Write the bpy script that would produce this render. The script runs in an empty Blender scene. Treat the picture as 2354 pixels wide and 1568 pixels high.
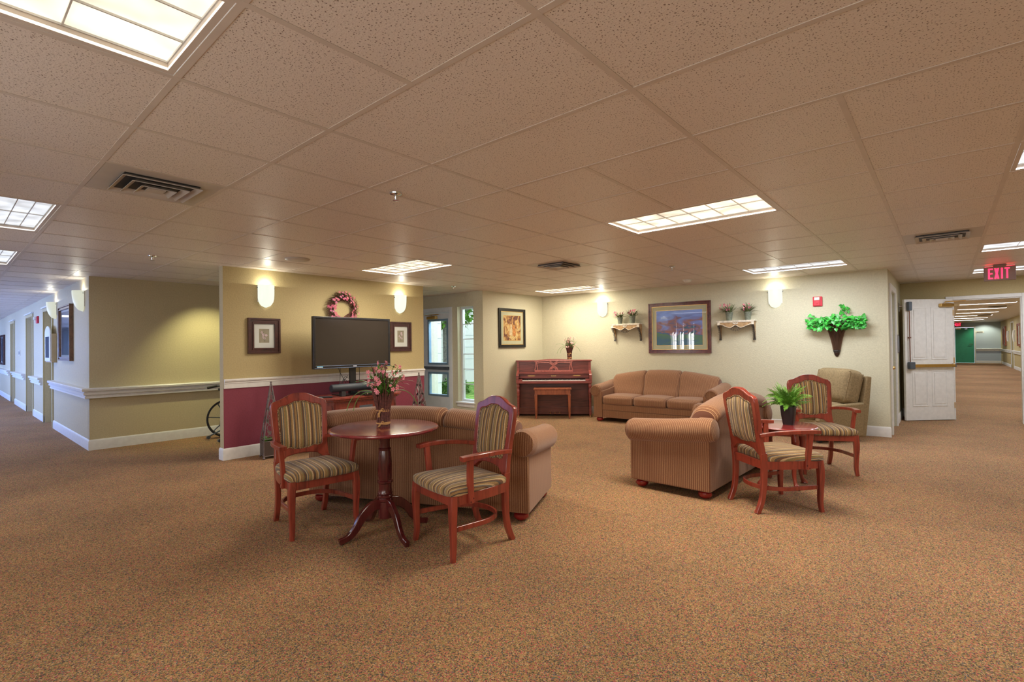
import bpy, math, random
from math import sin, cos, pi, radians, sqrt
from mathutils import Vector, Matrix

S = bpy.context.scene
C = S.collection
G = 0.6096                      # ceiling grid module
CZ, CEIL = 1.34, 2.346          # lens height, ceiling height
# ------------------------------------------------------------------ camera
def make_camera():
    f, yaw, pit, rol = 1150.5, -.7131, .0092, -.0124
    c, s = cos(yaw), sin(yaw)
    r0 = Vector((c, -s, 0)); f0 = Vector((s, c, 0)); z = Vector((0, 0, 1))
    fw = f0*cos(pit) + z*sin(pit); up = -f0*sin(pit) + z*cos(pit)
    R = r0*cos(rol) + up*sin(rol); U = -r0*sin(rol) + up*cos(rol)
    m = Matrix.Identity(4)
    for i in range(3):
        m[i][0] = R[i]; m[i][1] = U[i]; m[i][2] = -fw[i]
    m[0][3], m[1][3], m[2][3] = .9217, -1.2001, CZ
    cd = bpy.data.cameras.new('camera'); cd.lens = f/2354*36; cd.sensor_width = 36
    cd.clip_start = .02; cd.clip_end = 200
    o = bpy.data.objects.new('camera', cd); C.objects.link(o); o.matrix_world = m
    S.camera = o
make_camera()
# ------------------------------------------------------------------ world, exposure, daylight
S.view_settings.view_transform = 'Standard'; S.view_settings.look = 'None'
S.view_settings.gamma = 1; S.view_settings.use_curve_mapping = False
S.view_settings.exposure = 0.97
w = bpy.data.worlds.new('sky'); S.world = w; w.use_nodes = True
w.node_tree.nodes['Background'].inputs[0].default_value = (.80, .90, 1, 1)
w.node_tree.nodes['Background'].inputs[1].default_value = 1.35
def area(name, loc, direction, sx, sy, power, color):
    l = bpy.data.lights.new(name, 'AREA'); l.shape = 'RECTANGLE'; l.size = sx; l.size_y = sy
    l.energy = power; l.color = color
    o = bpy.data.objects.new(name, l); C.objects.link(o); o.location = loc
    o.rotation_euler = Vector(direction).to_track_quat('-Z', 'Y').to_euler()
    return o
# windows behind the camera and along the hallway: x, width, sill, lamp watts, lamp colour
WARM, COOL, SOFT = (1, .90, .80), (.22, .38, 1), (1, .97, .94)
SOUTH_WINDOWS = [(2.4, 1.2, .75, 11, WARM), (.4, 1.2, .75, 11, WARM), (-1.6, 1.2, .75, 11, WARM), (-4.75, .26, .95, 9, SOFT), (-5.09, .20, .95, 9, SOFT),
                 (-5.36, .22, .95, 9, SOFT), (-7.4, 1.1, .75, 14, COOL), (-9.8, 1.1, .75, 36, COOL), (-12.4, 1.2, .75, 120, COOL),
                 (-15.4, 1.2, .75, 120, COOL), (-18.6, 1.2, .75, 120, COOL), (-22.0, 1.2, .75, 120, COOL), (-26.0, 1.2, .75, 120, COOL)]
SOUTH_Y = -2.75
for x, wd, sill, pw, col in SOUTH_WINDOWS:
    area('window_daylight', (x, SOUTH_Y-.3, (sill+2.1)/2), (0, 1, -.12), wd, 2.1-sill, pw, col)
area('window_daylight', (-6.35, 6.1, 2.75), (0, -.75, -.75), 1.7, .9, 75, (.62, .80, 1))  # added lamp above the entry, out of view, boosting the daylight indoors
# ------------------------------------------------------------------ materials
MATS = {}
def nm(name):
    m = bpy.data.materials.new(name); m.use_nodes = True
    nt = m.node_tree; b = nt.nodes['Principled BSDF']
    MATS[name] = m
    return m, nt, b
def N(nt, t, **kw):
    n = nt.nodes.new(t)
    for k, v in kw.items():
        if hasattr(n, k): setattr(n, k, v)
        else: n.inputs[k.replace('_', ' ')].default_value = v
    return n
def L(nt, a, b): nt.links.new(a, b)
def coords(nt, scale=(1, 1, 1), rot=(0, 0, 0), kind='Object'):
    t = N(nt, 'ShaderNodeTexCoord'); mp = N(nt, 'ShaderNodeMapping')
    mp.inputs['Scale'].default_value = scale; mp.inputs['Rotation'].default_value = rot
    L(nt, t.outputs[kind], mp.inputs[0]); return mp.outputs[0]
def ramp(nt, stops, interp='LINEAR'):
    r = N(nt, 'ShaderNodeValToRGB'); cr = r.color_ramp; cr.interpolation = interp
    while len(cr.elements) > 1: cr.elements.remove(cr.elements[-1])
    cr.elements[0].position = stops[0][0]; cr.elements[0].color = (*stops[0][1], 1)
    for p, c in stops[1:]:
        e = cr.elements.new(p); e.color = (*c, 1)
    return r
def bump(nt, b, h, strength, dist=.002):
    n = N(nt, 'ShaderNodeBump'); n.inputs['Strength'].default_value = strength
    n.inputs['Distance'].default_value = dist
    L(nt, h, n.inputs['Height']); L(nt, n.outputs[0], b.inputs['Normal'])
def plain(name, col, rough=.5, metal=0, var=.12, vs=8, bmp=0, bs=200, coat=0, spec=.5):
    m, nt, b = nm(name)
    no = N(nt, 'ShaderNodeTexNoise'); no.inputs['Scale'].default_value = vs; no.inputs['Detail'].default_value = 3
    L(nt, coords(nt), no.inputs['Vector'])
    lo = tuple(c*(1-var) for c in col); hi = tuple(min(1, c*(1+var)) for c in col)
    r = ramp(nt, [(.3, lo), (.7, hi)]); L(nt, no.outputs[0], r.inputs[0]); L(nt, r.outputs[0], b.inputs['Base Color'])
    b.inputs['Roughness'].default_value = rough; b.inputs['Metallic'].default_value = metal
    b.inputs['Coat Weight'].default_value = coat; b.inputs['Coat Roughness'].default_value = .12
    b.inputs['Specular IOR Level'].default_value = spec
    if bmp:
        n2 = N(nt, 'ShaderNodeTexNoise'); n2.inputs['Scale'].default_value = bs; n2.inputs['Detail'].default_value = 2
        L(nt, coords(nt), n2.inputs['Vector']); bump(nt, b, n2.outputs[0], bmp)
    return m
def wood(name, c1, c2, rough=.28, scale=(28, 28, 3), coat=.3):
    m, nt, b = nm(name)
    no = N(nt, 'ShaderNodeTexNoise'); no.inputs['Scale'].default_value = 1; no.inputs['Detail'].default_value = 5
    no.inputs['Roughness'].default_value = .65; no.inputs['Distortion'].default_value = .6
    L(nt, coords(nt, scale), no.inputs['Vector'])
    r = ramp(nt, [(.32, c2), (.5, c1), (.68, tuple(min(1, x*1.25) for x in c1))])
    L(nt, no.outputs[0], r.inputs[0]); L(nt, r.outputs[0], b.inputs['Base Color'])
    b.inputs['Roughness'].default_value = rough; b.inputs['Coat Weight'].default_value = coat
    b.inputs['Coat Roughness'].default_value = .15
    return m
def wallpaint(name, col):
    m, nt, b = nm(name)
    no = N(nt, 'ShaderNodeTexNoise'); no.inputs['Scale'].default_value = 62; no.inputs['Detail'].default_value = 3
    L(nt, coords(nt), no.inputs['Vector'])
    r = ramp(nt, [(.3, tuple(c*.93 for c in col)), (.7, tuple(c*1.05 for c in col))])
    L(nt, no.outputs[0], r.inputs[0]); L(nt, r.outputs[0], b.inputs['Base Color'])
    b.inputs['Roughness'].default_value = .6; b.inputs['Specular IOR Level'].default_value = .35
    bump(nt, b, no.outputs[0], .55, .004)
    return m
def stripes(name, axis, period, stops, rough=.85, wob=.0):
    """woven cloth with stripes that repeat along one object axis"""
    m, nt, b = nm(name)
    t = N(nt, 'ShaderNodeTexCoord'); sx = N(nt, 'ShaderNodeSeparateXYZ'); L(nt, t.outputs['Object'], sx.inputs[0])
    dv = N(nt, 'ShaderNodeMath', operation='MULTIPLY'); dv.inputs[1].default_value = 1/period
    L(nt, sx.outputs['XYZ'.index(axis)], dv.inputs[0])
    no = N(nt, 'ShaderNodeTexNoise'); no.inputs['Scale'].default_value = 260; L(nt, t.outputs['Object'], no.inputs['Vector'])
    ml = N(nt, 'ShaderNodeMath', operation='MULTIPLY_ADD'); ml.inputs[1].default_value = wob; L(nt, no.outputs[0], ml.inputs[0])
    L(nt, dv.outputs[0], ml.inputs[2])
    fr = N(nt, 'ShaderNodeMath', operation='FRACT'); L(nt, ml.outputs[0], fr.inputs[0])
    r = ramp(nt, stops, 'CONSTANT'); L(nt, fr.outputs[0], r.inputs[0])
    mx = N(nt, 'ShaderNodeMix', data_type='RGBA', blend_type='MULTIPLY'); mx.inputs[0].default_value = 1
    r2 = ramp(nt, [(.3, (.72, .72, .72)), (.7, (1.15, 1.15, 1.15))]); L(nt, no.outputs[0], r2.inputs[0])
    L(nt, r.outputs[0], mx.inputs[6]); L(nt, r2.outputs[0], mx.inputs[7]); L(nt, mx.outputs[2], b.inputs['Base Color'])
    b.inputs['Roughness'].default_value = rough; b.inputs['Specular IOR Level'].default_value = .2
    b.inputs['Sheen Weight'].default_value = .2
    bump(nt, b, no.outputs[0], .3, .002)
    return m
def emit(name, col, strength):
    m, nt, b = nm(name)
    b.inputs['Base Color'].default_value = (*col, 1); b.inputs['Emission Color'].default_value = (*col, 1)
    b.inputs['Emission Strength'].default_value = strength; b.inputs['Roughness'].default_value = .4
    return m
def voro_colors(name, scale, stops, rough=.95, bmp=.5, dist=.004, kind='Object', big=None):
    m, nt, b = nm(name)
    v = N(nt, 'ShaderNodeTexVoronoi'); v.inputs['Scale'].default_value = scale; L(nt, coords(nt), v.inputs['Vector'])
    sp = N(nt, 'ShaderNodeSeparateColor'); L(nt, v.outputs['Color'], sp.inputs[0])
    r = ramp(nt, stops, 'CONSTANT'); L(nt, sp.outputs[0], r.inputs[0])
    col = r.outputs[0]
    if big:
        no = N(nt, 'ShaderNodeTexNoise'); no.inputs['Scale'].default_value = big; no.inputs['Detail'].default_value = 4
        L(nt, coords(nt), no.inputs['Vector'])
        r2 = ramp(nt, [(.35, (.88, .88, .90)), (.65, (1.08, 1.05, 1.02))]); L(nt, no.outputs[0], r2.inputs[0])
        mx = N(nt, 'ShaderNodeMix', data_type='RGBA', blend_type='MULTIPLY'); mx.inputs[0].default_value = 1
        L(nt, col, mx.inputs[6]); L(nt, r2.outputs[0], mx.inputs[7]); col = mx.outputs[2]
    L(nt, col, b.inputs['Base Color']); b.inputs['Roughness'].default_value = rough
    b.inputs['Specular IOR Level'].default_value = .1
    bump(nt, b, v.outputs['Distance'], bmp, dist)
    return m

hallp = wallpaint('hall_wall_paint', (.56, .48, .30))  # lighter, greyer copy of the wall paint; hall lighting is put into the tone
gold = wallpaint('gold_wall_paint', (.49, .40, .205))  # likely the same paint as cream; this wall's lighting is in the colour
cream = wallpaint('cream_wall_paint', (.58, .55, .40))  # paler copy of the wall paint, with the back wall's light in it
burg = wallpaint('burgundy_wall_paint', (.235, .046, .074))
white = plain('white_gloss_paint', (.74, .73, .70), .4, var=.05, vs=20, bmp=.1, bs=40)
cherry = wood('cherry_wood', (.26, .042, .024), (.13, .020, .014))
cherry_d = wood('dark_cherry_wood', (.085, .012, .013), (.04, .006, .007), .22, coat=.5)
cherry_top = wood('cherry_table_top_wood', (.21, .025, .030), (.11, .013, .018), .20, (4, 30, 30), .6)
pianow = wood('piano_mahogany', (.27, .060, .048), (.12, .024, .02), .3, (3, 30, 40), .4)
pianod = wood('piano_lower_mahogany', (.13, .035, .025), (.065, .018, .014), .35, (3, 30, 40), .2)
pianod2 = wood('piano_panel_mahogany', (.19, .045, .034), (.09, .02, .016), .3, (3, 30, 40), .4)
benchw = wood('bench_wood', (.32, .09, .035), (.17, .04, .018), .35, (30, 30, 4), .2)
cabw = wood('cabinet_wood', (.19, .035, .022), (.09, .015, .011), .35, (28, 28, 3), .3)
walnutf = wood('dark_frame_wood', (.06, .018, .016), (.03, .01, .01), .3, (20, 20, 20), .3)
sofa_st = [(0, (.31, .15, .072)), (.20, (.15, .056, .032)), (.38, (.29, .138, .066)), (.50, (.52, .32, .17)), (.65, (.27, .125, .062)),
           (.84, (.17, .066, .038))]
sofaX = stripes('striped_sofa_cloth', 'X', .0172, sofa_st)
sofaY = stripes('striped_sofa_arm_cloth', 'Y', .0172, sofa_st)
tan, gry, brn, och, drk, oli = (.60, .42, .22), (.19, .17, .14), (.17, .08, .04), (.34, .205, .08), (.10, .08, .065), (.25, .20, .085)
chair_st = [(0, och), (.10, tan), (.15, drk), (.19, och), (.27, brn), (.31, gry), (.36, tan), (.40, och), (.48, drk), (.52, brn),
            (.58, tan), (.64, oli), (.70, och), (.77, gry), (.82, tan), (.85, drk), (.90, brn), (.95, oli)]
chairc = stripes('striped_chair_cloth', 'X', .168, chair_st)
def seat_cloth():
    m = chairc.copy(); m.name = 'striped_seat_cloth'; nt = m.node_tree
    sx = [n for n in nt.nodes if n.type == 'SEPXYZ'][0]; dv = sx.outputs[0].links[0].to_node
    ab = N(nt, 'ShaderNodeMath', operation='ABSOLUTE'); L(nt, sx.outputs[0], ab.inputs[0])
    mr = N(nt, 'ShaderNodeMapRange'); mr.inputs[1].default_value = .205; mr.inputs[2].default_value = .245; L(nt, ab.outputs[0], mr.inputs[0])
    dz = N(nt, 'ShaderNodeMath', operation='SUBTRACT'); dz.inputs[0].default_value = .47; L(nt, sx.outputs[2], dz.inputs[1])
    sg = N(nt, 'ShaderNodeMath', operation='SIGN'); L(nt, sx.outputs[0], sg.inputs[0])
    m1 = N(nt, 'ShaderNodeMath', operation='MULTIPLY'); L(nt, mr.outputs[0], m1.inputs[0]); L(nt, dz.outputs[0], m1.inputs[1])
    m2 = N(nt, 'ShaderNodeMath', operation='MULTIPLY_ADD'); L(nt, m1.outputs[0], m2.inputs[0]); L(nt, sg.outputs[0], m2.inputs[1]); L(nt, sx.outputs[0], m2.inputs[2])
    L(nt, m2.outputs[0], dv.inputs[0]); return m
seatc = seat_cloth()
weltm = voro_colors('braided_welt', 160, [(0, (.42, .29, .16)), (.4, (.20, .11, .06)), (.7, (.12, .085, .06))], .8)
beige = plain('beige_chair_cloth', (.25, .185, .098), .9, var=.2, vs=60, bmp=.3, bs=300, spec=.15)
carpet = voro_colors('speckled_carpet', 210, [(0, (.385, .24, .10)), (.21, (.095, .072, .055)), (.37, (.31, .195, .08)), (.56, (.44, .12, .10)),
                     (.70, (.18, .155, .07)), (.82, (.50, .34, .18)), (.93, (.15, .135, .14))], big=1.3)
black = plain('black_plastic', (.014, .013, .014), .25, var=.1)
blackm = plain('matte_black', (.02, .019, .019), .55)
navy = plain('speaker_cloth', (.018, .025, .035), .6, bmp=.3)
chrome = plain('chrome', (.62, .63, .65), .15, 1, .03)
brass = plain('brass', (.72, .48, .18), .3, 1, .1)
steel = plain('aged_steel', (.20, .165, .16), .45, .6, .2, 30)
gunm = plain('door_panel_steel', (.10, .12, .15), .4, .4)
twig = plain('twig_bark', (.11, .032, .024), .7, var=.5, vs=90, bmp=.5, bs=120)
raffia = plain('raffia', (.55, .31, .12), .8, var=.15, vs=60)
green = plain('leaf_green', (.09, .24, .035), .45, var=.35, vs=25)
green2 = plain('ivy_green', (.055, .42, .055), .35, var=.6, vs=26)
fernm = plain('fern_green', (.15, .36, .045), .5, var=.55, vs=10)
grassm = plain('tuft_green', (.12, .15, .055), .6, var=.4, vs=30)
pink = plain('pink_petal', (.80, .27, .34), .6, var=.25, vs=40)
pinkd = plain('deep_pink_petal', (.62, .13, .24), .6, var=.3, vs=40)
pinkm = plain('magenta_pink_petal', (.72, .24, .42), .6, var=.25, vs=40)
pinkl = plain('pale_pink_petal', (.75, .42, .40), .6, var=.2, vs=40)
potg = plain('grey_green_pot', (.17, .19, .14), .7, var=.25, vs=40, bmp=.3, bs=90)
shelfw = plain('distressed_cream_wood', (.68, .62, .50), .6, var=.3, vs=18)
shelft = wood('tan_shelf_wood', (.42, .27, .13), (.30, .18, .08), .5, (20, 20, 20), 0)
pewter = plain('pewter_scroll', (.085, .078, .072), .4, .6, .3, 60)
redp = plain('alarm_red', (.62, .025, .05), .35, var=.05)
whitep = plain('white_plastic', (.70, .68, .62), .35, var=.04)
ivory = plain('ivory_key', (.70, .70, .66), .2, var=.04)
matboard = plain('cream_mat_board', (.42, .42, .28), .8, var=.04)
paper = plain('white_mat_board', (.62, .65, .62), .8, var=.03)
teal = plain('teal_door_paint', (.03, .34, .19), .4, var=.06)
rubber = plain('rubber', (.015, .015, .015), .7)
bluefab = plain('wheelchair_vinyl', (.02, .02, .03), .5)
blueg = plain('blue_grey_door_paint', (.66, .71, .74), .4, var=.04)
hallw = wallpaint('hall_far_paint', (.50, .60, .72))
lettr = emit('exit_letter_red', (1, .02, .07), 1.6)
exitred = emit('exit_sign_glow', (1, .03, .06), 3)
shade_m = emit('frosted_glass_lit', (.93, 1, .84), .50)
shade_m.node_tree.nodes['Principled BSDF'].inputs['Base Color'].default_value = (.10, .11, .09, 1)
shade_hall = emit('frosted_glass_dim', (.97, 1, .82), .32)
def troffer_mat(name, col, lo, hi, scale):
    m, nt, b = nm(name)
    no = N(nt, 'ShaderNodeTexNoise'); no.inputs['Scale'].default_value = scale; no.inputs['Detail'].default_value = 1
    L(nt, coords(nt), no.inputs['Vector'])
    mr = N(nt, 'ShaderNodeMapRange'); mr.inputs[1].default_value = .3; mr.inputs[2].default_value = .7
    mr.inputs[3].default_value = lo; mr.inputs[4].default_value = hi
    L(nt, no.outputs[0], mr.inputs[0]); L(nt, mr.outputs[0], b.inputs['Emission Strength'])
    b.inputs['Base Color'].default_value = (.6, .6, .55, 1); b.inputs['Emission Color'].default_value = (*col, 1)
    return m
shade_hall.node_tree.nodes['Principled BSDF'].inputs['Base Color'].default_value = (.12, .13, .10, 1)
trof = troffer_mat('fluorescent_lens', (1, .90, .70), .36, .72, 7)
trofb = troffer_mat('cool_fluorescent_lens', (.82, .90, 1), .28, .55, 7)
blade_m = plain('louver_blade', (.55, .53, .50), .3)
def glass_mat(name, tint=(1, 1, 1), gloss=.08):
    m = bpy.data.materials.new(name); m.use_nodes = True; nt = m.node_tree; nt.nodes.clear()
    o = N(nt, 'ShaderNodeOutputMaterial'); mx = N(nt, 'ShaderNodeMixShader'); t = N(nt, 'ShaderNodeBsdfTransparent')
    g = N(nt, 'ShaderNodeBsdfGlossy'); g.inputs['Roughness'].default_value = .01; t.inputs[0].default_value = (*tint, 1)
    fr = N(nt, 'ShaderNodeFresnel'); fr.inputs['IOR'].default_value = 1.5 + gloss
    ge = N(nt, 'ShaderNodeNewGeometry'); iv = N(nt, 'ShaderNodeMath', operation='SUBTRACT'); iv.inputs[0].default_value = 1
    L(nt, ge.outputs['Backfacing'], iv.inputs[1]); mu = N(nt, 'ShaderNodeMath', operation='MULTIPLY'); L(nt, fr.outputs[0], mu.inputs[0]); L(nt, iv.outputs[0], mu.inputs[1])
    L(nt, mu.outputs[0], mx.inputs[0]); L(nt, t.outputs[0], mx.inputs[1]); L(nt, g.outputs[0], mx.inputs[2]); L(nt, mx.outputs[0], o.inputs[0])
    return m
glass = glass_mat('window_glass')
screen = plain('dark_screen', (.030, .024, .020), .09, var=.02)
# ceiling tile: pitted mineral fibre
def tile_material():
    m, nt, b = nm('pitted_ceiling_tile')
    co = coords(nt)
    v = N(nt, 'ShaderNodeTexVoronoi', voronoi_dimensions='2D'); v.inputs['Scale'].default_value = 88; v.inputs['Randomness'].default_value = 1
    nw = N(nt, 'ShaderNodeTexNoise'); nw.inputs['Scale'].default_value = 90; L(nt, co, nw.inputs['Vector'])
    ad = N(nt, 'ShaderNodeMix', data_type='RGBA', blend_type='LINEAR_LIGHT'); ad.inputs[0].default_value = .006
    L(nt, co, ad.inputs[6]); L(nt, nw.outputs['Color'], ad.inputs[7]); L(nt, ad.outputs[2], v.inputs['Vector'])
    sp = N(nt, 'ShaderNodeSeparateColor'); L(nt, v.outputs['Color'], sp.inputs[0])
    ra = N(nt, 'ShaderNodeMath', operation='MULTIPLY_ADD'); ra.inputs[1].default_value = .20; ra.inputs[2].default_value = .03
    L(nt, sp.outputs[0], ra.inputs[0])
    lt = N(nt, 'ShaderNodeMath', operation='LESS_THAN'); L(nt, v.outputs['Distance'], lt.inputs[0]); L(nt, ra.outputs[0], lt.inputs[1])
    mx = N(nt, 'ShaderNodeMix', data_type='RGBA'); mx.inputs[6].default_value = (.73, .65, .58, 1); mx.inputs[7].default_value = (.25, .18, .14, 1)
    L(nt, lt.outputs[0], mx.inputs[0]); L(nt, mx.outputs[2], b.inputs['Base Color'])
    b.inputs['Roughness'].default_value = .42; b.inputs['Specular IOR Level'].default_value = .6
    inv = N(nt, 'ShaderNodeMath', operation='SUBTRACT'); inv.inputs[0].default_value = 1; L(nt, lt.outputs[0], inv.inputs[1])
    n3 = N(nt, 'ShaderNodeTexNoise'); n3.inputs['Scale'].default_value = 160; L(nt, co, n3.inputs['Vector'])
    sm = N(nt, 'ShaderNodeMath', operation='MULTIPLY_ADD'); sm.inputs[1].default_value = .8; L(nt, n3.outputs[0], sm.inputs[0]); L(nt, inv.outputs[0], sm.inputs[2])
    bump(nt, b, sm.outputs[0], .5, .003)
    return m
tilem = tile_material()
teem = plain('ceiling_tee_paint', (.60, .52, .45), .4, var=.05)  # darker than the tile, so the grid's shadow lines sit in the colour
ventm = plain('vent_enamel', (.50, .45, .40), .4, var=.05)
# ------------------------------------------------------------------ mesh helper
class M:
    def __init__(s, T=None): s.v = []; s.f = []; s.m = []; s.T = T
    def add(s, vs, fs, m=0, T=None):
        o = len(s.v)
        for p in vs:
            p = Vector(p)
            if T is not None: p = T @ p
            if s.T is not None: p = s.T @ p
            s.v.append(tuple(p))
        for f in fs: s.f.append([i+o for i in f]); s.m.append(m)
        return s
    def box(s, x0, x1, y0, y1, z0, z1, m=0, T=None, fm=None):
        vs = [(x0, y0, z0), (x1, y0, z0), (x1, y1, z0), (x0, y1, z0), (x0, y0, z1), (x1, y0, z1), (x1, y1, z1), (x0, y1, z1)]
        fs = [(0, 3, 2, 1), (4, 5, 6, 7), (0, 1, 5, 4), (1, 2, 6, 5), (2, 3, 7, 6), (3, 0, 4, 7)]
        s.add(vs, fs, m, T)
        if fm:
            for k, v in fm.items(): s.m[-6 + {'-z': 0, '+z': 1, '-y': 2, '+x': 3, '+y': 4, '-x': 5}[k]] = v
        return s
    def prism(s, pts, a0, a1, plane='xz', m=0, T=None):
        def P(p, a):
            return {'xz': (p[0], a, p[1]), 'xy': (p[0], p[1], a), 'yz': (a, p[0], p[1])}[plane]
        n = len(pts)
        vs = [P(p, a0) for p in pts] + [P(p, a1) for p in pts]
        fs = [list(range(n))[::-1], list(range(n, 2*n))] + [(i, (i+1) % n, n+(i+1) % n, n+i) for i in range(n)]
        return s.add(vs, fs, m, T)
    def ring(s, outer, inner, a0, a1, plane='xz', m=0, T=None):
        def P(p, a):
            return {'xz': (p[0], a, p[1]), 'xy': (p[0], p[1], a), 'yz': (a, p[0], p[1])}[plane]
        n = len(outer)
        vs = [P(p, a0) for p in outer] + [P(p, a0) for p in inner] + [P(p, a1) for p in outer] + [P(p, a1) for p in inner]
        fs = []
        for i in range(n):
            j = (i+1) % n
            fs += [(i, j, n+j, n+i), (2*n+i, 3*n+i, 3*n+j, 2*n+j), (i, 2*n+i, 2*n+j, j), (n+i, n+j, 3*n+j, 3*n+i)]
        return s.add(vs, fs, m, T)
    def frames(s, pts, up=None):
        P = [Vector(p) for p in pts]; out = []
        u = None
        for i, p in enumerate(P):
            a = P[max(0, i-1)]; b = P[min(len(P)-1, i+1)]
            t = (b-a).normalized()
            if up is not None: r = t.cross(Vector(up))
            elif u is None: r = t.cross(Vector((0, 0, 1)) if abs(t.z) < .9 else Vector((1, 0, 0)))
            else: r = t.cross(u)
            if r.length < 1e-6: r = Vector((1, 0, 0))
            r.normalize(); u = r.cross(t).normalized()
            out.append((p, r, u))
        return out
    def tube(s, pts, r, n=8, m=0, T=None, up=None, closed=False):
        fr = s.frames(pts, up); k = len(pts); vs = []; fs = []
        for i, (p, a, b) in enumerate(fr):
            rr = r[i] if isinstance(r, (list, tuple)) else r
            for j in range(n):
                th = 2*pi*j/n; vs.append(p + a*cos(th)*rr + b*sin(th)*rr)
        for i in range(k-1):
            for j in range(n):
                fs.append((i*n+j, i*n+(j+1) % n, (i+1)*n+(j+1) % n, (i+1)*n+j))
        if closed:
            for j in range(n): fs.append(((k-1)*n+j, (k-1)*n+(j+1) % n, (j+1) % n, j))
        else: fs += [list(range(n))[::-1], list(range((k-1)*n, k*n))]
        return s.add(vs, fs, m, T)
    def sweep(s, pts, sizes, up=(0, 0, 1), m=0, T=None, ch=.22):
        """chamfered rectangular section; size (width across, height along up)"""
        fr = s.frames(pts, up); vs = []; fs = []; k = len(pts)
        for i, (p, a, b) in enumerate(fr):
            w_, h_ = sizes[i] if isinstance(sizes, list) else sizes
            w_, h_ = w_/2, h_/2; c_ = min(w_, h_)*ch
            for x, y in ((w_-c_, -h_), (w_, -h_+c_), (w_, h_-c_), (w_-c_, h_), (-w_+c_, h_), (-w_, h_-c_), (-w_, -h_+c_), (-w_+c_, -h_)):
                vs.append(p + a*x + b*y)
        n = 8
        for i in range(k-1):
            for j in range(n): fs.append((i*n+j, i*n+(j+1) % n, (i+1)*n+(j+1) % n, (i+1)*n+j))
        fs += [list(range(n))[::-1], list(range((k-1)*n, k*n))]
        return s.add(vs, fs, m, T)
    def lathe(s, prof, n=32, c=(0, 0, 0), m=0, T=None):
        vs = []; fs = []; k = len(prof)
        for r, z in prof:
            for j in range(n):
                a = 2*pi*j/n; vs.append((c[0]+r*cos(a), c[1]+r*sin(a), c[2]+z))
        for i in range(k-1):
            for j in range(n): fs.append((i*n+j, i*n+(j+1) % n, (i+1)*n+(j+1) % n, (i+1)*n+j))
        fs += [list(range(n))[::-1], list(range((k-1)*n, k*n))]
        return s.add(vs, fs, m, T)
    def loft(s, rings, m=0, T=None, cap=True):
        n = len(rings[0]); vs = [p for r in rings for p in r]; fs = []
        for i in range(len(rings)-1):
            for j in range(n): fs.append((i*n+j, i*n+(j+1) % n, (i+1)*n+(j+1) % n, (i+1)*n+j))
        if cap: fs += [list(range(n))[::-1], list(range((len(rings)-1)*n, len(rings)*n))]
        return s.add(vs, fs, m, T)
    def rbox(s, c, sz, r, bulge=(0, 0, 0), m=0, T=None, n=8):
        """cushion: rounded box, faces swelling by bulge"""
        hx, hy, hz = [a/2 for a in sz]; vs = {}; V = []; F = []
        def key(p): return tuple(round(a, 5) for a in p)
        def put(p):
            k = key(p)
            if k not in vs:
                q = []
                for a, h, i in zip(p, (hx, hy, hz), range(3)):
                    q.append(a*h)
                inn = [max(-h+r, min(h-r, a)) for a, h in zip(q, (hx, hy, hz))]
                d = Vector([a-b for a, b in zip(q, inn)])
                o = Vector(inn)
                if d.length > 1e-9: o = o + d.normalized()*r if sum(abs(x) > 1e-9 for x in d) > 1 else Vector(q)
                e = [(1-x*x) for x in p]
                o.x += bulge[0]*p[0]*sqrt(max(0, e[1]*e[2])); o.y += bulge[1]*p[1]*sqrt(max(0, e[0]*e[2])); o.z += bulge[2]*p[2]*sqrt(max(0, e[0]*e[1]))
                vs[k] = len(V); V.append(o + Vector(c))
            return vs[k]
        g = [-1, -.93, -.8] + [-.6 + 1.2*i/(n-1) for i in range(n)] + [.8, .93, 1]
        for ax in range(3):
            for sg in (-1, 1):
                for i in range(len(g)-1):
                    for j in range(len(g)-1):
                        q = []
                        for a, b in ((g[i], g[j]), (g[i+1], g[j]), (g[i+1], g[j+1]), (g[i], g[j+1])):
                            p = [0, 0, 0]; p[ax] = sg; p[(ax+1) % 3] = a; p[(ax+2) % 3] = b; q.append(put(tuple(p)))
                        F.append(q if sg > 0 else q[::-1])
        return s.add(V, F, m, T)
    def blade(s, p, d, length, width, droop, m=0, seg=6, T=None):
        p = Vector(p); d = Vector(d).normalized(); side = d.cross(Vector((0, 0, 1)))
        if side.length < .05: side = Vector((1, 0, 0))
        side.normalize(); vs = []; fs = []; q = p.copy(); dd = d.copy()
        for i in range(seg+1):
            t = i/seg; w_ = width*(sin(pi*min(1, t*.9+.12))**.6)*.5*(1 if i < seg else .05)
            vs += [q-side*w_, q+Vector((0, 0, -w_*.3)), q+side*w_]
            q = q + dd*(length/seg); dd = (dd + Vector((0, 0, -droop/seg))).normalized()
        for i in range(seg):
            a = i*3; fs += [(a, a+1, a+4, a+3), (a+1, a+2, a+5, a+4)]
        return s.add(vs, fs, m, T)

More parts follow.
